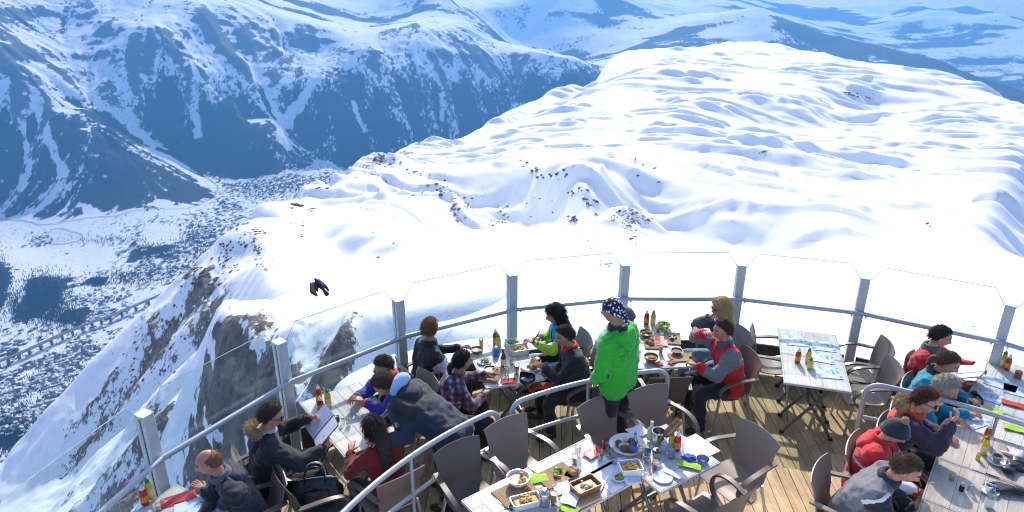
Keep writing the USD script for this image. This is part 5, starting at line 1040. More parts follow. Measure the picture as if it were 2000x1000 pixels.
# 8 turquoise and lime
sitter('seated woman with black hair in turquoise and lime jacket, holding a phone', 'armchair under the woman in turquoise and lime', (0.66, 7.54), 0, (-0.97, -0.22), F['turquoise'], [(0.26, 7.10, 1.02), (0.33, 7.62, 0.80)], pants=F['pale_blue'], skin=1, hair=('bob', 'black'), lean=8, look=(0, 16), female=True, s=0.98,
       panels=[('lime_sleeve', F['lime'], sleeve(0.55, 2.3)), ('green_panel', F['emerald'], yoke(0.34, 9, True))], collar=F['turquoise'], curl=45)
# 9 black jacket red collar
sitter('seated dark-haired man in black jacket with red collar', 'armchair under the man with the red collar', (0.78, 7.00), 0, (-0.97, -0.24), F['black'], [(0.35, 6.92, 0.80), (0.33, 7.14, 0.80)], skin=1, hair=('short', 'dark'), lean=12, look=(4, 18), collar=F['bright_red'], puff=0.012, cuff=F['dark_red'])
# 10 hidden guest
sitter('seated guest in pale blue jacket and grey knitted hat behind the man in green', None, (1.02, 7.40), 0, (0.99, 0.12), F['pale_blue'], [(1.42, 7.55, 0.80), (1.40, 7.28, 0.80)], hair=('beanie', M_knit2), lean=22, look=(0, 14))
seat((1.02, 7.40), (0.99, 0.12), 0, 'armchair of the guest in pale blue')
# 11 the man in green
def pocket(t, i, head, hd, s):
    f = i['waist'] - i['rt'] * 0.205 + i['u'] * -0.06
    for sd in (-1, 1):
        a0 = i['sh'][sd] - i['fw'] * 0.06 - i['rt'] * sd * 0.02; obj('shoulder_seam', tube(curve([(i['neck'] - i['fw'] * 0.10 - i['u'] * 0.04) * s, (i['chest'] - i['fw'] * 0.142 + i['rt'] * sd * 0.06 + i['u'] * 0.02) * s, (i['chest'] - i['fw'] * 0.115 + i['rt'] * sd * 0.16) * s], 6), 0.004, 5), F['emerald'], t)
    obj('pocket_zip', tube([(f + i['u'] * 0.08) * s, (f - i['rt'] * 0.006 - i['u'] * 0.08) * s], 0.006, 5), F['black'], t)
p11, i11 = person('standing man in bright green jacket and spotted bandana, seen from behind', (1.06, 6.06), UP, (-0.78, 0.63), F['green'], pose='stand', lean=3, look=(12, 12), hair=('bandana', M_bandana), s=1.06, hands=[(-0.13, 0.20, 0.97), (0.14, 0.26, 1.02)], collar=F['charcoal'], hood=(F['green'],), puff=0.008, skin=1, extra=pocket,
       feet=((-0.11, 0.03), (0.11, -0.02)))
# 12 blonde woman
sitter('seated blonde woman in dark jacket and sunglasses, chin on her hand', 'armchair under the blonde woman', (2.60, 7.62), 0, (-0.99, -0.14), F['mid_grey'], [(2.22, 7.42, 0.96), (2.36, 7.60, 1.10)], pants=F['denim'], hair=('bob', 'blond'), lean=6, look=(6, 6), female=True, glasses=M_lens, collar=F['pale_blue'], panels=[('grey_sleeve', F['grey'], sleeve(0.4, 2.2, (-1,)))], curl=60)
# 13 red and grey jacket
sitter('seated dark-haired man in red ski jacket with grey sleeves, eating', 'armchair under the man in the red and grey jacket', (2.52, 7.10), 0, (-0.98, -0.16), F['bright_red'], [(2.08, 6.98, 0.80), (2.20, 7.22, 1.08)], skin=2, hair=('short', 'midbrown'), lean=10, look=(4, 10), panels=[('grey_sleeve', F['grey'], sleeve(-0.25, 1.55))], collar=F['mid_grey'], puff=0.012, curl=55)
# 14 red man by the railing
sitter('seated man in red jacket with grey lapel by the railing, holding an open menu', 'armchair under the man in red by the railing', (4.60, 7.00), 0, (0.76, -0.65), F['red'], [(5.10, 6.80, 0.90), (4.82, 6.52, 0.86)], chair_k=0.17, skin=2, hair=('short', 'dark'), lean=6, look=(10, 18), collar=F['mid_grey'], puff=0.01, palms=[((0.2, 0.95, 0.1), (-0.6, 0.1, 0.8)), None], curl=40,
       panels=[('grey_lapel', F['grey'], lambda i: yoke(0.36, 0.5, False)(i) & (np.abs((i['c'] - i['chest']) @ i['rt']) < 0.11))])
# 15 turquoise woman
sitter('seated woman with brown hair in turquoise jacket, looking down at the menus', 'armchair under the woman in turquoise', (4.34, 6.54), 0, (0.76, -0.65), F['teal_blue'], [(4.76, 6.32, 0.80), (4.58, 6.05, 0.80)], chair_k=0.17, skin=1, hair=('tied', 'brown'), lean=12, look=(-4, 26), female=True, puff=0.016, collar=F['black'])
# 16 curly grey hair
sitter('seated guest with curly grey-blond hair, beside the grey handrail', 'armchair under the guest with curly grey hair', (4.02, 6.12), 0, (0.76, -0.65), F['teal_blue'], [(4.42, 5.98, 0.80), (4.33, 5.79, 0.80)], chair_k=0.17, skin=0, hair=('curly', 'grey'), lean=18, look=(-4, 24), female=True, collar=F['white'])
# 17 auburn woman
sitter('seated woman with auburn hair, orange scarf and fur hood, hand at her face', 'armchair under the woman with the orange scarf', (3.54, 5.50), UP, (0.79, -0.61), F['plum'], [(3.98, 5.46, 0.98), (3.86, 5.24, 1.27)], chair_k=0.17, skin=0, hair=('short', 'auburn'), lean=10, look=(-4, 18), female=True, glasses=M_lens, collar=F['orange_red'], hood=(F['orange_red'], M_fur), puff=0.014, palms=[None, ((-0.15, 0.35, 0.9), (0.3, 0.9, -0.2))], curl=(25, 40))
# 18 black beanie
sitter('seated person in black bobble hat and bright red jacket', 'armchair under the person in the black bobble hat', (3.13, 5.20), UP, (0.79, -0.61), F['bright_red'], [(3.60, 5.12, 0.82), (3.44, 4.84, 0.86)], chair_k=0.17, skin=0, hair=('beanie', M_knit, M_fur), lean=10, look=(-8, 30), s=0.93, hood=(F['bright_red'],), puff=0.018, panels=[('white_stripe', F['white'], lambda i: yoke(0.30, 0.335)(i) & (((i['c'] - i['chest']) @ i['rt']) > -0.3)), ('white_sleeve', F['white'], sleeve(1.2, 1.75))])
# 19 grey and navy jacket
sitter('seated brown-haired man in grey and navy jacket, leaning over the plank table', 'armchair under the man in the grey and navy jacket', (2.80, 4.76), UP, (0.79, -0.61), F['mid_grey'], [(3.33, 4.70, 0.80), (3.20, 4.28, 0.80)], skin=2, hair=('short', 'brown'), lean=26, look=(4, 30), puff=0.014,
       collar=F['ink'], panels=[('navy_sleeve', F['ink'], sleeve(0.10, 2.3)), ('white_stripe', F['white'], sleeve(-0.02, 0.10)), ('grey_yoke', F['grey'], yoke(0.22, 9, True))])

# ---- the empty chairs
for x, y, z, f, lb in [
    (-0.33, 4.99, UP, (0.60, -0.80), 'empty armchair at the far left of the cluttered table, beside the long handrail'),
    (0.10, 5.34, UP, (0.58, -0.81), 'empty armchair between the two handrails, second at the cluttered table'),
    (0.97, 5.66, UP, (0.52, -0.85), 'empty armchair just left of the legs of the man in green'),
    (1.47, 5.86, UP, (0.40, -0.92), 'empty armchair right of the legs of the man in green, by the short handrail end'),
    (2.02, 5.28, UP, (-0.88, -0.47), 'empty armchair at the right end of the cluttered table, seen edge-on'),
    (1.66, 4.78, UP, (-0.54, 0.84), 'empty armchair at the bottom edge, its back towards the camera'),
    (3.20, 7.60, 0, (0.96, -0.27), 'empty armchair left of the table with menus on the lower deck'),
    (4.16, 7.42, 0, (-0.96, 0.15), 'empty armchair right of the table with menus, the farther one by the railing'),
    (4.02, 6.95, 0, (-0.97, 0.10), 'empty armchair right of the table with menus, the nearer one'),
    (1.71, 6.92, 0, (-0.05, 1.0), 'empty armchair with its dark back to the camera behind the short handrail end'),
    (-1.78, 5.16, 0, (0.80, 0.60), 'armchair that holds the black handbag')]:
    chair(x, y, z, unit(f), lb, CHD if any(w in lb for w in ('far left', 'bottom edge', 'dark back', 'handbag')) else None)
# ---------------------------------------------------------------- what lies on the tables
def S(px, py, z): k = (z - CAM_H) / (-tdep(py)); return np.array([(px - 1000) / FPX / fwd(py) * k, k, z])
ZL, ZU = 0.7545, UP + 0.7545
M_ketchup = plain('ketchup_red_plastic', (0.55, 0.012, 0.010), 0.3, coat=0.3); M_mustard = plain('mustard_yellow_plastic', (0.78, 0.52, 0.03), 0.3, coat=0.3)
M_white = plain('white_porcelain', (0.78, 0.78, 0.76), 0.2, coat=0.3, var=0.03); M_greencap = plain('green_cap', (0.03, 0.25, 0.06), 0.4); M_labely = plain('cream_label', (0.75, 0.66, 0.40), 0.5, var=0.25, scale=60); M_labelr = plain('red_yellow_label', (0.75, 0.30, 0.03), 0.5, var=0.4, scale=50)
M_glass = mat('drinking_glass', {'t': ('transparent_bsdf', {'color': (0.90, 0.92, 0.92)}), 'g': ('glossy_bsdf', {'roughness': 0.02}), 'lw': ('layer_weight', {'blend': 0.35}), 'm': ('mix_closure', {})}, [('lw.facing', 'm.fac'), ('t.BSDF', 'm.closure1'), ('g.BSDF', 'm.closure2')], surface='m.closure')
M_amber = plain('amber_bottle', (0.19, 0.075, 0.012), 0.08, coat=0.6); M_beer = plain('brown_beer_bottle', (0.10, 0.035, 0.01), 0.08, coat=0.6)
M_food = [plain('golden_fries', (0.62, 0.36, 0.10), 0.6, 0, 0.35, 60), plain('roast_meat', (0.19, 0.07, 0.035), 0.6, 0, 0.4, 50), plain('salad_green', (0.22, 0.38, 0.05), 0.6, 0, 0.4, 60), plain('soup_orange', (0.62, 0.27, 0.06), 0.35, 0, 0.3, 40), plain('bread_crust', (0.48, 0.26, 0.10), 0.7, 0, 0.3, 50), plain('cream_cheese', (0.72, 0.62, 0.42), 0.6, 0, 0.2, 40)]
M_terra = plain('terracotta_dish', (0.30, 0.11, 0.05), 0.4, 0, 0.15, 20); M_board = wood_mat('serving_board', (0.30, 0.18, 0.09), (0.45, 0.29, 0.15), (0.55, 0.38, 0.22)); M_lime = plain('lime_napkin', (0.36, 0.60, 0.05), 0.8); M_nap = plain('white_napkin', (0.76, 0.76, 0.78), 0.85); M_rednap = plain('red_napkin', (0.60, 0.03, 0.03), 0.75)
M_juice = plain('orange_juice', (0.68, 0.30, 0.03), 0.2); M_redwine = plain('red_drink', (0.35, 0.01, 0.02), 0.2); M_blue = plain('blue_cloth', (0.04, 0.09, 0.50), 0.7); M_bluecap = plain('blue_cap', (0.05, 0.18, 0.6), 0.4); M_chrome = plain('polished_steel', (0.62, 0.62, 0.62), 0.18, 0.95); M_black = plain('black_plastic', (0.012, 0.012, 0.013), 0.35); M_lilac = plain('lilac_glass', (0.35, 0.36, 0.62), 0.15, coat=0.4)
M_leather = plain('black_leather', (0.013, 0.014, 0.018), 0.32, 0, 0.2, 60, 0.002, coat=0.2); M_page = mat('printed_page', {'tc': ('texture_coordinate', {}), 'w': ('brick_texture', {'scale': 22.0, 'mortar_size': 0.03, 'color1': (0.62, 0.64, 0.80), 'color2': (0.45, 0.48, 0.68), 'mortar': (0.80, 0.81, 0.88), 'brick_width': 0.9, 'row_height': 0.16}), 'p': ('principled_bsdf', {'roughness': 0.5})}, [('tc.object', 'w.vector'), ('w.color', 'p.base_color')])
def print_mat(name, cols, scale): return mat(name, {'tc': ('texture_coordinate', {}), 'n': ('noise_texture', {'scale': scale, 'detail': 5.0, 'roughness': 0.6, 'distortion': 0.8}), 'r': ('rgb_ramp', {'ramp': cols}), 'p': ('principled_bsdf', {'roughness': 0.4})}, [('tc.object', 'n.vector'), ('n.fac', 'r.fac'), ('r.color', 'p.base_color')])
M_matb = print_mat('alpine_place_mat', [(0.30, (0.06, 0.16, 0.45)), (0.42, (0.20, 0.42, 0.75)), (0.5, (0.70, 0.75, 0.82)), (0.62, (0.80, 0.80, 0.82)), (0.70, (0.35, 0.20, 0.18))], 9)
M_mats = print_mat('pale_place_mat', [(0.3, (0.36, 0.44, 0.75)), (0.42, (0.72, 0.74, 0.82)), (0.6, (0.80, 0.80, 0.81))], 8)
M_menur = print_mat('red_menu_card', [(0.3, (0.62, 0.03, 0.04)), (0.6, (0.66, 0.04, 0.04)), (0.66, (0.78, 0.74, 0.72))], 7)

def put(name, label, cat_, pos, parts, rz=0.0, group=None):
    t = thing(name, label, cat_, pos, rz, group)
    for nm, m, mt, sm in parts: obj(nm, m, mt, t, smooth=sm)
    return t
def squeeze(pos, where, red=True, tall=1.0, rz=0.3):
    body = lathe([(0, 0), (0.031, 0.002), (0.034, 0.02), (0.031, 0.07), (0.034, 0.11), (0.027, 0.145), (0.016, 0.158), (0, 0.158)], 18); body.apply_scale((1, 0.78, tall))
    capm = lathe([(0, 0), (0.019, 0), (0.018, 0.022), (0.008, 0.028), (0.006, 0.045), (0, 0.046)], 14); capm.apply_translation((0, 0, 0.156 * tall))
    lab = lathe([(0.0335, 0.035), (0.0325, 0.06), (0.0335, 0.095)], 18); lab.apply_scale((1.02, 0.80, tall))
    return put('sauce_bottle', ('red ketchup' if red else 'yellow mustard') + ' squeeze bottle ' + where, 'bottle', pos, [('body', body, M_ketchup if red else M_mustard, 40), ('cap', capm, M_white if red else M_greencap, 40), ('paper_label', lab, M_labelr if red else M_labely, 40)], rz)
def tumbler(pos, where, liquid=None, r=0.034, h=0.10, fill=0.6):
    gl = lathe([(0, 0), (r * 0.8, 0), (r, h), (r - 0.003, h), (r * 0.8 - 0.003, 0.006), (0, 0.006)], 18)
    pr = [('vessel', gl, M_glass, 40)]
    if liquid: pr.append(('drink', lathe([(0, 0.007), (r * 0.8 - 0.004, 0.007), (r * (0.8 + 0.2 * fill) - 0.004, h * fill), (0, h * fill)], 18), liquid, 40))
    return put('drinking_glass', where, 'glass', pos, pr)
def lump(r, sx=1, sy=1, sz=0.5, seed=0, amp=0.5):
    d = np.array(trimesh.creation.icosphere(3).vertices); v = d * (r * (1 + amp * (meshkit.fbm(d * 2.4 + seed, 3, seed) - 0.5)))[:, None] * np.array([sx, sy, sz])
    return trimesh.Trimesh(v, trimesh.creation.icosphere(3).faces, process=False)
def pieces(n, r, size, seed, z, stick=False):
    g = np.random.default_rng(seed); o = []
    for k in range(n):
        a, q = g.uniform(0, 2 * PI), r * math.sqrt(g.uniform(0, 1)); m = rbox(size * (3.2 if stick else 1.2), size, size, size * 0.25) if stick else lump(size * g.uniform(0.7, 1.3), 1, 1, 0.8, seed + k)
        o.append(mv(m, q * math.cos(a), q * math.sin(a), z + g.uniform(0, size), g.uniform(0, PI), g.uniform(-.4, .4)))
    return o
def plate(pos, label, r=0.12, food=(), deep=0.02, mt=None, name='plate', cat_='plate'):
    pr = [('rim', lathe([(0, 0.004), (r * 0.6, 0), (r * 0.65, 0.002), (r, deep), (r - 0.004, deep + 0.004), (r * 0.62, 0.008), (0, 0.009)], 28), mt or M_white, 40)]
    t = put(name, label, cat_, pos, pr); k = 0
    for f, n, rr, size, stick in food:
        for m in pieces(n, rr, size, int(abs(pos[0]) * 997) + k, 0.012 + (deep * 0.35 if deep > 0.03 else 0), stick): obj('food_piece', m, M_food[f], t, smooth=True)
        k += 13
    return t
def bowl(pos, label, r=0.085, h=0.06, mt=None, fill=3, bits=()):
    t = put('bowl', label, 'bowl', pos, [('shell', lathe([(0, 0.0), (r * 0.55, 0), (r * 0.6, 0.006), (r * 0.95, h * 0.7), (r, h), (r - 0.006, h), (r * 0.88, h * 0.65), (0, 0.012)], 26), mt or M_white, 40), ('filling', lathe([(0, h * 0.66), (r * 0.5, h * 0.68), (r * 0.9, h * 0.62)], 26), M_food[fill], 40)])
    for f, n, size in bits:
        for m in pieces(n, r * 0.6, size, int(abs(pos[0]) * 991), h * 0.66): obj('food_piece', m, M_food[f], t, smooth=True)
    return t
def board(pos, label, rz, sx=0.30, sy=0.2, food=()):
    t = put('serving_board', label, 'board', pos, [('slab', rbox(sx, sy, 0.014, 0.004), M_board, False)], rz); k = 0
    for f, n, x, y, rr, size, stick in food:
        for m in pieces(n, rr, size, int(abs(pos[0]) * 971) + k, 0.016, stick): obj('food_piece', mv(m, x, y, 0), M_food[f], t, smooth=True)
        k += 7
    return t
def basket(pos, label, rz, sx=0.17, sy=0.10, h=0.07, mt=None, food=0, n=16):
    o = m3.CrossSection([[(-sx / 2, -sy / 2), (sx / 2, -sy / 2), (sx / 2, sy / 2), (-sx / 2, sy / 2)]]).offset(0.012, m3.JoinType.Round)
    shell = o.extrude(h, 4, 0, (1.12, 1.12)) - o.offset(-0.006, m3.JoinType.Round).extrude(h, 4, 0, (1.12, 1.12)).translate((0, 0, 0.008))
    mm = shell.to_mesh()
    t = put('dish', label, 'dish', pos, [('shell', (mm.vert_properties[:, :3], mm.tri_verts), mt or M_white, 30)], rz)
    for m in pieces(n, min(sx, sy) * 0.42, 0.014, int(abs(pos[0]) * 953), h * 0.72, food == 0): obj('food_piece', mv(m, 0, 0, 0), M_food[food], t, smooth=True)
    obj('filling', mv(rbox(sx, sy, h * 0.5, 0.01), 0, 0, 0.012), M_food[food], t)
    return t
def sheet_of(pos, label, rz, sx, sy, mt, name='place_mat', cat_='place mat', th=0.002, fold=0.0, seed=0):
    nx, ny = 9, 7; X_, Y_ = np.meshgrid(np.linspace(-sx / 2, sx / 2, nx), np.linspace(-sy / 2, sy / 2, ny), indexing='ij'); Z_ = fold * (meshkit.fbm(np.stack([X_ * 14, Y_ * 14, X_ * 0 + seed], -1), 2, seed)); f = grid_faces(nx, ny)
    v = np.stack([X_, Y_, Z_ + th], -1).reshape(-1, 3); v2 = v - [0, 0, th]; m = len(v); ix = np.arange(m).reshape(nx, ny)
    lp = list(ix[:, 0]) + list(ix[-1, 1:]) + list(ix[-2::-1, -1]) + list(ix[0, -2:0:-1]); sd = np.array([(lp[k], lp[(k + 1) % len(lp)], lp[(k + 1) % len(lp)] + m, lp[k] + m) for k in range(len(lp))])
    tm = trimesh.Trimesh(np.vstack([v, v2]), np.vstack([f[:, [0, 1, 2]], f[:, [0, 2, 3]], f[:, [2, 1, 0]] + m, f[:, [3, 2, 0]] + m, sd[:, [0, 1, 2]], sd[:, [0, 2, 3]]]), process=False); tm.fix_normals()
    return put(name, label, cat_, pos, [('sheet', tm, mt, False)], rz)
def shaker(pos, label, mt=None):
    return put('shaker', label, 'shaker', pos, [('jar', lathe([(0, 0), (0.018, 0), (0.020, 0.02), (0.016, 0.055), (0, 0.056)], 12), mt or M_glass, 40), ('lid', lathe([(0, 0.055), (0.017, 0.055), (0.016, 0.07), (0.008, 0.078), (0, 0.078)], 12), M_chrome, 40)])
def knife(pos, label, rz):
    return put('knife', label, 'cutlery', pos, [('blade', mv(rbox(0.016, 0.10, 0.002, 0.0008), 0, 0.05, 0.001), M_chrome, False), ('handle', mv(rbox(0.014, 0.10, 0.007, 0.002), 0, -0.05, 0.0005), M_black, False)], rz)
def bottle(pos, label, mt, cap, h=0.23, r=0.033, neck=0.35, name='bottle', tilt=None, label_m=None):
    t = thing(name, label, 'bottle', pos, 0)
    if tilt: UsdGeom.Xformable(t).AddRotateXYZOp().Set(Gf.Vec3f(*tilt))
    obj('body', lathe([(0, 0), (r * 0.94, 0), (r, 0.008), (r, h * (1 - neck) * 0.9), (r * 0.8, h * (1 - neck)), (r * 0.40, h * (1 - neck * 0.55)), (r * 0.36, h), (0, h)], 20), mt, t, smooth=40)
    obj('cap', lathe([(0, h), (r * 0.42, h - 0.012), (r * 0.42, h + 0.008), (0, h + 0.008)], 14), cap, t, smooth=40)
    if label_m: obj('paper_label', lathe([(r + 0.0006, h * 0.12), (r + 0.0006, h * 0.45)], 20), label_m, t, smooth=40)
    return t
def goggles(pos, label, rz):
    a = curve([(-0.085, 0, 0.035), (-0.045, 0.03, 0.04), (0, 0.037, 0.032), (0.045, 0.03, 0.04), (0.085, 0, 0.035)], 5)
    st = curve([(-0.085, 0, 0.035), (-0.06, -0.06, 0.012), (0, -0.085, 0.006), (0.06, -0.06, 0.012), (0.085, 0, 0.035)], 5)
    return put('ski_goggles', label, 'goggles', pos, [('lens', band(a, (0, 0.008, 0.075), 0.014), M_lens, 50), ('strap', band(st, (0, 0.012, 0.035), 0.004), M_black, 50)], rz)
def glove(pos, label, rz, mt, side=1):
    t = thing('ski_glove', label, 'glove', pos, rz); q = m3.Manifold.batch_boolean(hand_parts(side, 22), m3.OpType.Add).to_mesh()
    obj('hand_part', (q.vert_properties[:, :3] * np.array([1.5, 1.35, 1.5]) + [0, 0, 0.032], q.tri_verts), mt, t, smooth=True)
    c = weld([hull(((0, -0.075, 0.032), (0.055, 0.02, 0.026)), ((0, 0.005, 0.032), (0.045, 0.02, 0.026)))], 0.012, 3, 0.006); obj('gauntlet', c, M_black, t, smooth=True)
    return t

# cluttered near table
sheet_of(S(1206, 925, ZU), 'pale blue-white place mat in the middle of the cluttered table', 0.65, 0.42, 0.30, M_mats)
sheet_of(S(985, 965, ZU), 'pale place mat under the wooden board at the left end of the cluttered table', 0.65, 0.40, 0.28, M_mats, seed=2)
sheet_of(S(1352, 878, ZU), 'lilac place mat at the right end of the cluttered table', 0.57, 0.40, 0.30, M_mats, seed=3)
sheet_of(S(1150, 905, ZU), 'white paper mat by the red and blue packet', 0.65, 0.36, 0.26, M_nap, seed=4)
board(S(1006, 962, ZU), 'wooden board under the soup bowl', 0.62, 0.34, 0.22, [(3, 3, 0.1, -0.05, 0.03, 0.014, False)])
bowl(S(1012, 945, ZU + 0.014), 'white soup bowl on the wooden board at the left of the cluttered table', 0.10, 0.075, None, 5, [(3, 5, 0.02)])
basket(S(1027, 985, ZU), 'long white dish of fries at the bottom edge, near the steel pot', 0.35, 0.20, 0.09, 0.06, M_white, 0, 22)
bottle(S(1063, 985, ZU), 'steel coffee pot at the bottom edge of the cluttered table', M_chrome, M_chrome, 0.15, 0.046, 0.15, 'coffee_pot')
tumbler(S(1081, 984, ZU), 'glass with an orange drink beside the steel coffee pot', M_juice, 0.032, 0.12, 0.85)
tumbler(S(1090, 996, ZU), 'small glass at the bottom edge right of the orange drink', None, 0.028, 0.07)
board(S(1086, 930, ZU), 'dark rimmed board with lettuce and carrots', 0.62, 0.32, 0.22, [(2, 5, 0.05, 0.03, 0.04, 0.022, False), (3, 4, 0.0, -0.03, 0.03, 0.02, False)])
board(S(1118, 925, ZU), 'board with a heap of bread slices left of the oval dish', 1.1, 0.15, 0.11, [(4, 7, 0, 0, 0.035, 0.026, False), (5, 3, 0.02, 0, 0.03, 0.02, False)])
basket(S(1143, 958, ZU), 'oval terracotta dish with white rim in the middle of the cluttered table', 0.55, 0.19, 0.12, 0.075, M_terra, 5, 9)
board(S(1133, 975, ZU), 'board at the near edge under a white napkin', 0.55, 0.30, 0.20)
for px, py, lb, mt, sx, sy, r_ in [(1050, 935, 'lime napkin by the soup bowl', M_lime, 0.16, 0.12, 0.3), (1116, 992, 'lime napkin at the bottom edge of the cluttered table', M_lime, 0.18, 0.14, 0.9), (1100, 955, 'white napkin between the lettuce board and the oval dish', M_nap, 0.15, 0.13, 0.4), (1113, 978, 'crumpled white napkin near the bottom edge', M_nap, 0.16, 0.14, 1.2),
                                (1160, 886, 'red and blue paper packet near the pale mat', M_menur, 0.20, 0.11, 0.75), (1346, 910, 'lime napkin at the right of the cluttered table', M_lime, 0.20, 0.09, -0.35), (1310, 926, 'white cutlery napkin beside the round saucer', M_nap, 0.20, 0.06, -0.75), (1245, 845, 'white napkin behind the big plate', M_nap, 0.18, 0.15, 0.5), (1235, 940, 'crumpled blue paper on the pale mat', M_mats, 0.14, 0.10, 0.2)]:
    sheet_of(S(px, py, ZU) + [0, 0, 0.017 if 'near the bottom edge' in lb else 0.004], lb, r_, sx, sy, mt, 'napkin', 'napkin', 0.003, 0.022, seed=px % 17)
for px, py, lb, lq, r_, h_ in [(1122, 905, 'glass with amber rest left of the red and blue packet', M_juice, 0.03, 0.10), (1128, 890, 'empty glass at the back edge of the cluttered table', None, 0.03, 0.11), (1182, 876, 'glass with a pink rest right of the red and blue packet', M_redwine, 0.033, 0.10), (1190, 893, 'empty glass in front of the pink one', None, 0.034, 0.09), (1172, 898, 'empty glass left of the big plate', None, 0.032, 0.09),
                              (1200, 905, 'low empty glass before the big plate', None, 0.03, 0.07), (1249, 898, 'tall glass of orange juice by the big plate', M_juice, 0.028, 0.15), (1278, 915, 'small glass of red drink', M_redwine, 0.026, 0.08), (1310, 893, 'lilac glass below the ketchup', M_lilac, 0.034, 0.12), (1262, 905, 'empty glass right of the fries basket', None, 0.03, 0.09), (1330, 880, 'empty glass right of the ketchup', None, 0.032, 0.10)]:
    tumbler(S(px, py, ZU + 0.003), lb + ' on the cluttered table' if len(lb.split()) < 9 else lb, lq, r_, h_, 0.7 if lq else 0)
plate(S(1225, 872, ZU + 0.003), 'big white plate with meat and bones on the cluttered table', 0.165, [(1, 9, 0.09, 0.032, False), (5, 4, 0.08, 0.026, False)], 0.028)
basket(S(1231, 922, ZU + 0.003), 'square white basket of fries in front of the big plate', 0.15, 0.15, 0.11, 0.075, M_white, 0, 20)
plate(S(1207, 934, ZU + 0.003), 'small saucer of salad leavings on the pale mat', 0.07, [(2, 5, 0.04, 0.014, False), (1, 3, 0.03, 0.012, False)])
bottle(S(1238, 882, ZU + 0.012), 'clear water bottle with blue cap beside the big plate', M_glass, M_bluecap, 0.20, 0.032, 0.35, label_m=M_bluecap)
bottle(S(1264, 892, ZU), 'small clear bottle with green cap on the cluttered table', M_glass, M_greencap, 0.16, 0.028, 0.4, label_m=M_bluecap)
bottle(S(1271, 855, ZU), 'cream carafe left of the wine bucket', M_food[5], M_food[5], 0.17, 0.036, 0.4, 'carafe')
put('wine_bucket', 'steel bucket that holds the leaning wine bottle', 'bucket', S(1285, 866, ZU), [('pail', lathe([(0, 0), (0.05, 0), (0.062, 0.13), (0.066, 0.132), (0.066, 0.138), (0.058, 0.136), (0.047, 0.006), (0, 0.006)], 22), M_chrome, 40)])
wb = S(1286, 866, ZU + 0.075) + np.array([0.62, 0.10, 0.78]) * 0.285; bottle(wb, 'brown wine bottle lying neck down across the steel bucket', M_amber, M_amber, 0.29, 0.040, 0.42, 'wine_bottle', (0, -141.5, 8))
put('pepper_mill', 'round jar with black lid in front of the wine bucket', 'jar', S(1282, 897, ZU), [('jar', lathe([(0, 0), (0.034, 0), (0.037, 0.03), (0.034, 0.085), (0, 0.086)], 18), M_glass, 40), ('lid', lathe([(0, 0.086), (0.035, 0.086), (0.035, 0.104), (0.012, 0.108), (0.01, 0.12), (0, 0.121)], 18), M_black, 40)])
squeeze(S(1322, 880, ZU), 'beside the wine bottle on the cluttered table', True, 1.05); squeeze(S(1311, 876, ZU), 'behind the ketchup by the wine bottle', False, 0.9)
bottle(S(1297, 884, ZU), 'pale blue bottle between the jar and the ketchup', M_lilac, M_white, 0.15, 0.03, 0.3)
plate(S(1294, 934, ZU), 'round white saucer near the front corner of the cluttered table', 0.085, [], 0.012)
t_ = thing('blue_cloth', 'crumpled blue cloth left of the black rimmed ashtray', 'cloth', S(1346, 895, ZU + 0.02)); obj('folds', lump(0.05, 1.2, 0.9, 0.6, 4, 1.3), M_blue, t_, smooth=True)
put('ashtray', 'round dark rimmed glass ashtray at the right corner of the cluttered table', 'ashtray', S(1372, 902, ZU), [('dish', lathe([(0, 0), (0.045, 0), (0.052, 0.035), (0.046, 0.036), (0.042, 0.01), (0, 0.01)], 22), M_lilac, 40), ('rim', lathe([(0.052, 0.033), (0.055, 0.037), (0.049, 0.042), (0.045, 0.037), (0.052, 0.033)], 22), M_black, 40)])
for px, py, r_, lb in [(1056, 925, 0.9, 'knife on the seam beside the lime napkin'), (982, 985, 0.85, 'knife at the left end of the cluttered table'), (1180, 945, -0.4, 'knife on the pale mat')]: knife(S(px, py, ZU + 0.004), lb, r_)
# plank table, bottom right
squeeze(S(1924, 866, ZU), 'on the plank table, behind the mustard', True, 1.1); squeeze(S(1920, 886, ZU), 'on the plank table, in front of the ketchup', False, 1.0)
shaker(S(1909, 897, ZU), 'small yellow shaker beside the mustard on the plank table', M_mustard)
plate(S(1946, 904, ZU), 'saucer under the grey cup on the plank table', 0.075); bowl(S(1946, 901, ZU + 0.01), 'grey cup on the plank table', 0.042, 0.062, plain('grey_stoneware', (0.33, 0.32, 0.30), 0.4), 1)
tumbler(S(1858, 936, ZU), 'small glass of yellow drink on the plank table', M_mustard, 0.026, 0.07, 0.6)
shaker(S(1877, 958, ZU), 'pepper shaker, left of the pair on the plank table', M_black); shaker(S(1893, 962, ZU), 'salt shaker, right of the pair on the plank table')
plate(S(1932, 962, ZU), 'saucer with a white espresso cup on the plank table', 0.07); bowl(S(1930, 957, ZU + 0.01), 'white espresso cup on the plank table', 0.034, 0.05, M_white, 1)
bottle(S(1930, 990, ZU), 'clear water bottle with pale blue cap near the bottom right corner', M_glass, M_bluecap, 0.21, 0.033, 0.3, label_m=M_white)
glove(S(1972, 918, ZU), 'black and pink ski glove by the grey cup', -0.9, M_black); glove(S(1985, 900, ZU), 'pale pink ski glove beyond the black one', -0.5, plain('pink_shell', (0.62, 0.5, 0.58), 0.6), -1); glove(S(1975, 962, ZU), 'black knitted glove at the right edge of the plank table', 1.3, M_knit)
knife(S(1925, 925, ZU + 0.003), 'knife between the saucers on the plank table', 0.9)
sheet_of(S(1900, 822, 0.7575), 'blue menu under the pointing hand below the handrail', 0.4, 0.30, 0.21, M_matb, 'menu', 'menu')
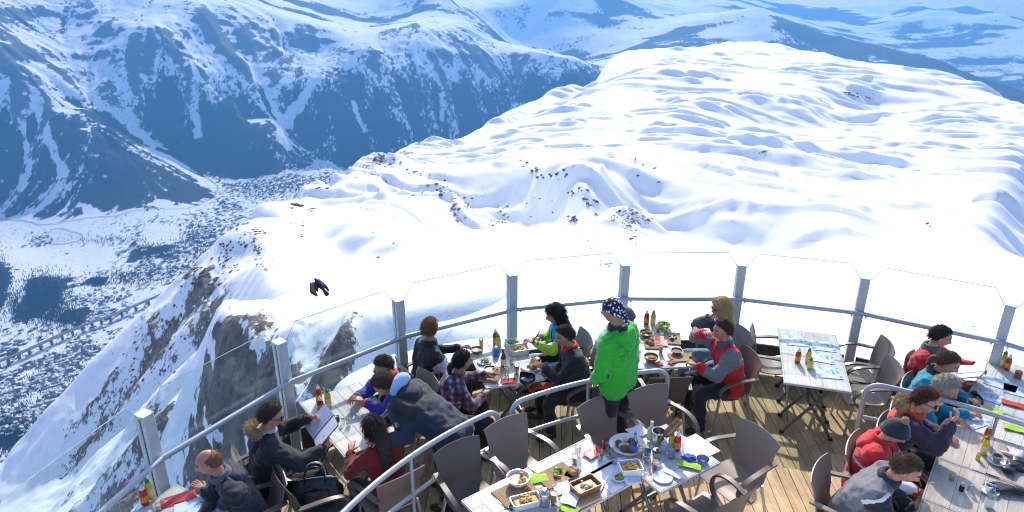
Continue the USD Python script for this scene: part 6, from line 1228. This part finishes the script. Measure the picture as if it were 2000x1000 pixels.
# far right table
for px, py, r_, lb, mt in [(1955, 750, -0.75, 'blue alpine menu on the table by the far ketchup', M_matb), (1992, 765, -0.6, 'second blue menu, at the right edge beside the red napkins', M_matb), (1925, 772, -0.75, 'blue menu behind the black goggles', M_matb)]: sheet_of(S(px, py, 0.7575), lb, r_, 0.30, 0.21, mt, 'menu', 'menu')
for px, py, r_, lb, mt in [(1936, 802, -0.6, 'lime napkin beside the black goggles', M_lime), (1982, 838, -0.5, 'lime napkin below the right handrail', M_lime), (1978, 790, -0.6, 'red napkin at the right edge of the far right table', M_rednap)]: sheet_of(S(px, py, 0.759), lb, r_, 0.20, 0.10, mt, 'napkin', 'napkin', 0.003, 0.02, seed=px % 13)
goggles(S(1902, 782, ZL + 0.004), 'black ski goggles on the far right table', 0.8)
squeeze(S(1966, 722, ZL), 'on the far right table by the railing post', True, 1.0); squeeze(S(1957, 716, ZL), 'on the far right table, left of the ketchup', False, 1.05); put('glass_jar', 'brown jar right of the ketchup on the far right table', 'jar', S(1987, 738, ZL), [('jar', lathe([(0, 0), (0.036, 0), (0.038, 0.05), (0.034, 0.085), (0, 0.086)], 16), M_terra, 40)])
# table with menus
for px, py, r_, lb in [(1556, 666, 0.1, 'blue menu at the far left of the empty table'), (1608, 676, 0.05, 'blue menu at the far right of the empty table'), (1618, 728, 0.15, 'blue menu at the near right of the empty table'), (1606, 698, -0.1, 'red and blue menu in the middle of the empty table')]: sheet_of(S(px, py, 0.7575), lb, r_ - 0.3, 0.26, 0.24, M_matb, 'menu', 'menu')
squeeze(S(1557, 708, ZL), 'on the empty table with menus', True, 0.95); squeeze(S(1577, 709, ZL), 'right of the ketchup on the empty table', False, 1.0); squeeze(S(1581, 720, ZL), 'nearest on the empty table with menus', False, 0.7)
# table behind the man in green
squeeze(S(1262, 634, ZL), 'on the table behind the man in green', True, 1.05); squeeze(S(1275, 633, ZL), 'beside the ketchup behind the man in green', False, 1.0)
bowl(S(1296, 640, ZL), 'green salad bowl by the railing end of the table', 0.085, 0.05, M_lime, 2, [(2, 6, 0.022)])
bowl(S(1262, 656, ZL), 'terracotta bowl below the ketchup behind the man in green', 0.085, 0.05, M_terra, 3, [(4, 4, 0.02)]); board(S(1272, 672, ZL), 'board with bread beside the right shoulder of the man in green', 1.5, 0.26, 0.17, [(4, 6, 0, 0, 0.06, 0.025, False)])
bowl(S(1271, 706, ZL), 'deep terracotta bowl with white rim at the near end of that table', 0.085, 0.075, M_terra, 5, [(4, 4, 0.02)])
board(S(1313, 662, ZL), 'pale board with bones opposite the blonde woman', 1.4, 0.30, 0.20, [(5, 6, 0, 0.02, 0.06, 0.022, False), (1, 3, 0, 0, 0.05, 0.02, False)])
board(S(1332, 699, ZL), 'board before the man in the red and grey jacket', 0.1, 0.30, 0.19, [(5, 2, 0.08, 0.0, 0.02, 0.02, False)]); bowl(S(1321, 690, ZL + 0.014), 'round brown dish before the man in the red and grey jacket', 0.068, 0.045, M_terra, 1)
sheet_of(S(1291, 667, 0.758), 'blue and red napkin in the middle of that table', 1.5, 0.24, 0.13, M_menur, 'napkin', 'napkin', 0.003, 0.02)
for px, py, lb in [(1312, 708, 'red napkin at the near edge before the red jacket'), (1286, 712, 'red napkin beside the deep terracotta bowl')]: sheet_of(S(px, py, 0.758), lb, 0.6, 0.10, 0.07, M_rednap, 'napkin', 'napkin', 0.003, 0.03)
tumbler(S(1290, 690, ZL), 'glass of red drink in the middle of that table', M_redwine, 0.028, 0.11, 0.8); tumbler(S(1285, 648, ZL), 'amber glass below the salad bowl', M_juice, 0.03, 0.10, 0.6); tumbler(S(1300, 655, ZL), 'empty glass beside the amber one', None, 0.03, 0.10)
# table between plaid and black jackets
tumbler(S(940, 677, ZL), 'tall glass jar at the far left of the laid table', M_juice, 0.03, 0.12, 0.8); bowl(S(931, 688, ZL), 'brown round dish before the ginger-haired man', 0.075, 0.045, M_terra, 5)
squeeze(S(968, 673, ZL), 'at the far end of the laid table by the railing', True, 1.1); squeeze(S(973, 680, ZL), 'in front of that far ketchup', False, 1.0)
basket(S(1014, 688, ZL), 'white basket of fries before the woman in turquoise', 0.3, 0.18, 0.13, 0.07, M_white, 0, 18); bowl(S(1001, 675, ZL), 'salad bowl at the far edge of the laid table', 0.075, 0.05, M_white, 2, [(2, 7, 0.022)])
bottle(S(983, 716, ZL), 'brown beer bottle in the middle of the laid table', M_beer, M_chrome, 0.235, 0.031, 0.42, 'beer_bottle', None, M_labely); bottle(S(969, 694, ZL), 'blue and white pot left of the beer bottle', M_bluecap, M_white, 0.11, 0.036, 0.2, 'pot')
board(S(960, 732, ZL), 'wooden board before the woman in plaid', 1.3, 0.34, 0.22, [(4, 3, 0.07, -0.03, 0.03, 0.03, False), (3, 3, 0.09, 0.03, 0.03, 0.018, False)]); bowl(S(957, 726, ZL + 0.014), 'black iron bowl on the wooden board', 0.072, 0.045, M_black, 5)
tumbler(S(1009, 730, ZL), 'glass with orange drink near the front of the laid table', M_juice, 0.033, 0.14, 0.8); tumbler(S(990, 733, ZL), 'empty glass left of the orange drink', None, 0.032, 0.11); tumbler(S(1000, 712, ZL), 'empty glass behind the orange drink', None, 0.032, 0.10)
plate(S(1037, 718, ZL), 'plate of bread and salad before the red collar', 0.12, [(4, 5, 0.06, 0.028, False), (2, 3, 0.05, 0.02, False), (1, 2, 0.05, 0.02, False)]); goggles(S(1030, 741, ZL + 0.004), 'black goggles at the near edge of the laid table', -0.3)
sheet_of(S(994, 745, 0.758), 'red napkin at the near edge of the laid table', 0.2, 0.16, 0.09, M_rednap, 'napkin', 'napkin', 0.003, 0.02); plate(S(946, 708, ZL), 'small plate of greens left of the beer bottle', 0.085, [(2, 4, 0.04, 0.02, False), (3, 3, 0.04, 0.016, False)])
# whitish table and the menu reader
squeeze(S(624, 786, ZL), 'on the whitish table, far one', True, 1.1); squeeze(S(627, 800, ZL), 'in front of the ketchup on the whitish table', True, 0.75); squeeze(S(642, 797, ZL), 'on the whitish table', False, 1.25)
shaker(S(660, 822, ZL), 'dark shaker on the whitish table', M_black); shaker(S(670, 828, ZL), 'middle shaker of three on the whitish table'); tumbler(S(681, 832, ZL), 'small glass right of the shakers', None, 0.025, 0.07)
def open_menu(c, label, face, tilt, w=0.21, h=0.30, mt=M_page):
    t = thing('open_menu', label, 'menu', c, math.atan2(face[1], face[0]) - PI / 2); r = trimesh.transformations.rotation_matrix(math.radians(tilt), (1, 0, 0))
    for s_ in (-1, 1):
        b_ = mv(rbox(w, 0.006, h, 0.002), s_ * w / 2, 0, -h / 2, s_ * -0.16); b_.apply_transform(r); pg = mv(rbox(w - 0.014, 0.003, h - 0.014, 0.001), s_ * w / 2, 0, -h / 2 + 0.007, s_ * -0.16); pg.apply_translation((0, -0.0055, 0)); pg.apply_transform(r)
        cv = obj('cover', b_, plain('dark_cover_%d' % (used_names.get('/World/open_menu', 0) * 2 + (s_ > 0)), (0.06, 0.03, 0.03), 0.4), t); obj('page', pg, mt, cv)
    return t
open_menu((-1.79, 5.62, 0.95), 'open menu in a dark cover held by the man in the fur hooded parka', (0.86, 0.51), -48)
open_menu((4.96, 6.68, 0.90), 'open lilac-white menu held by the man in red by the railing', (0.76, -0.65), -62)
# bottom left table
squeeze(S(284, 985, ZL), 'on the bottom left table below the railing', True, 1.0); squeeze(S(295, 974, ZL), 'on the bottom left table behind the ketchup', False, 1.1); tumbler(S(311, 996, ZL), 'small cloudy glass on the bottom left table', M_food[5], 0.028, 0.07, 0.8)
sheet_of(S(349, 974, 0.7575), 'red menu card before the balding man', 0.5, 0.28, 0.13, M_menur, 'menu', 'menu'); sheet_of(S(385, 990, 0.7575), 'blue and white place mat under the arm of the balding man', 0.4, 0.36, 0.24, M_matb)
# phone, scarf, bag
put('phone', 'dark phone in the hand of the woman in turquoise and lime', 'phone', (0.24, 7.09, 1.05), [('case', mv(rbox(0.07, 0.012, 0.14, 0.004), 0, 0, 0, 0, 0.5), M_black, False)], 1.2)
t_ = thing('orange_glove', 'orange ski glove on the knee of the man with the red collar', 'glove', (0.40, 6.83, 0.63), 1.6); q_ = m3.Manifold.batch_boolean(hand_parts(1, 30), m3.OpType.Add).to_mesh(); obj('hand_part', (q_.vert_properties[:, :3] * 1.5, q_.tri_verts), F['orange_red'], t_, smooth=True); obj('gauntlet', weld([hull(((0, -0.07, 0), (0.055, 0.02, 0.03)), ((0, 0.01, 0), (0.045, 0.02, 0.03)))], 0.012, 3), F['orange_red'], t_, smooth=True)
def handbag(pos, rz):
    t = thing('handbag', 'black leather handbag with a pale handle standing on an armchair', 'bag', pos, rz)
    b_ = weld([hull(((-0.19, -0.06, 0.05), 0.05), ((0.19, -0.06, 0.05), 0.05), ((-0.19, 0.06, 0.05), 0.05), ((0.19, 0.06, 0.05), 0.05), ((-0.15, 0, 0.2), 0.04), ((0.15, 0, 0.2), 0.04))], 0.016, 5, 0.012, 0.004)
    obj('bag_body', b_, M_leather, t, smooth=True); obj('zip', tube(curve([(-0.15, 0, 0.238), (0, 0, 0.245), (0.15, 0, 0.238)], 6), 0.006, 6), M_chrome, t)
    obj('front_pocket', weld([hull(((-0.11, -0.105, 0.06), 0.022), ((0.11, -0.105, 0.06), 0.022), ((-0.1, -0.09, 0.14), 0.02), ((0.1, -0.09, 0.14), 0.02))], 0.014, 4), M_leather, t, smooth=True)
    for s_ in (-1, 1):
        obj('handle', tube(curve([(-0.09, s_ * 0.03, 0.21), (-0.085, s_ * 0.035, 0.30), (-0.04, s_ * 0.03, 0.375), (0.04, s_ * 0.03, 0.375), (0.085, s_ * 0.035, 0.30), (0.09, s_ * 0.03, 0.21)], 6), 0.0085, 8), M_steel if s_ > 0 else M_leather, t, smooth=True)
handbag((-1.78, 5.20, 0.46), 0.2)
# the black bird over the snow
def bird(pos, rz):
    t = thing('chough', 'black mountain bird in flight over the snow left of the railing', 'bird', pos, rz)
    UsdGeom.Xformable(t).AddRotateYOp().Set(-28.0); UsdGeom.Xformable(t).AddRotateXOp().Set(48.0)
    body = weld([hull(((0, -0.10, 0), 0.022), ((0, -0.02, 0), 0.050), ((0, 0.06, 0.0), 0.045)), hull(((0, 0.06, 0), 0.045), ((0, 0.125, 0.018), 0.028)), hull(((0, 0.125, 0.018), 0.024), ((0, 0.15, 0.014), 0.010)), hull(((0, -0.10, 0), (0.022, 0.02, 0.012)), ((0, -0.22, -0.01), (0.045, 0.02, 0.006)))], 0.012, 4)
    obj('body', body, plain('black_plumage', (0.014, 0.013, 0.014), 0.5), t, smooth=True)
    obj('beak', lathe([(0, 0), (0.007, 0), (0.004, 0.02), (0, 0.032)], 8).apply_transform(trimesh.transformations.rotation_matrix(-PI / 2, (1, 0, 0))).apply_translation((0, 0.155, 0.013)), M_mustard, t, smooth=True)
    for s_, out_x, up_z in ((-1, 0.62, 0.06), (1, 0.24, -0.06)):
        w_ = m3.Manifold.batch_boolean([hull(((s_ * 0.03, 0.045, 0.015), (0.02, 0.05, 0.014)), ((s_ * 0.17 * out_x, 0.075, 0.02 + up_z), (0.02, 0.05, 0.01)), ((s_ * 0.15 * out_x, -0.06, 0.01 + up_z * 0.8), (0.02, 0.035, 0.006))), hull(((s_ * 0.17 * out_x, 0.075, 0.02 + up_z), (0.02, 0.05, 0.01)), ((s_ * 0.30 * out_x, -0.06, 0.03 + 2 * up_z), (0.02, 0.04, 0.006)), ((s_ * 0.24 * out_x, -0.14, 0.02 + 1.6 * up_z), (0.02, 0.03, 0.004)))], m3.OpType.Add).to_mesh()
        obj('wing', (w_.vert_properties[:, :3], w_.tri_verts), '/World/Looks/black_plumage', t, smooth=True)
bird(P(625, 557, 11.5), 0.5)
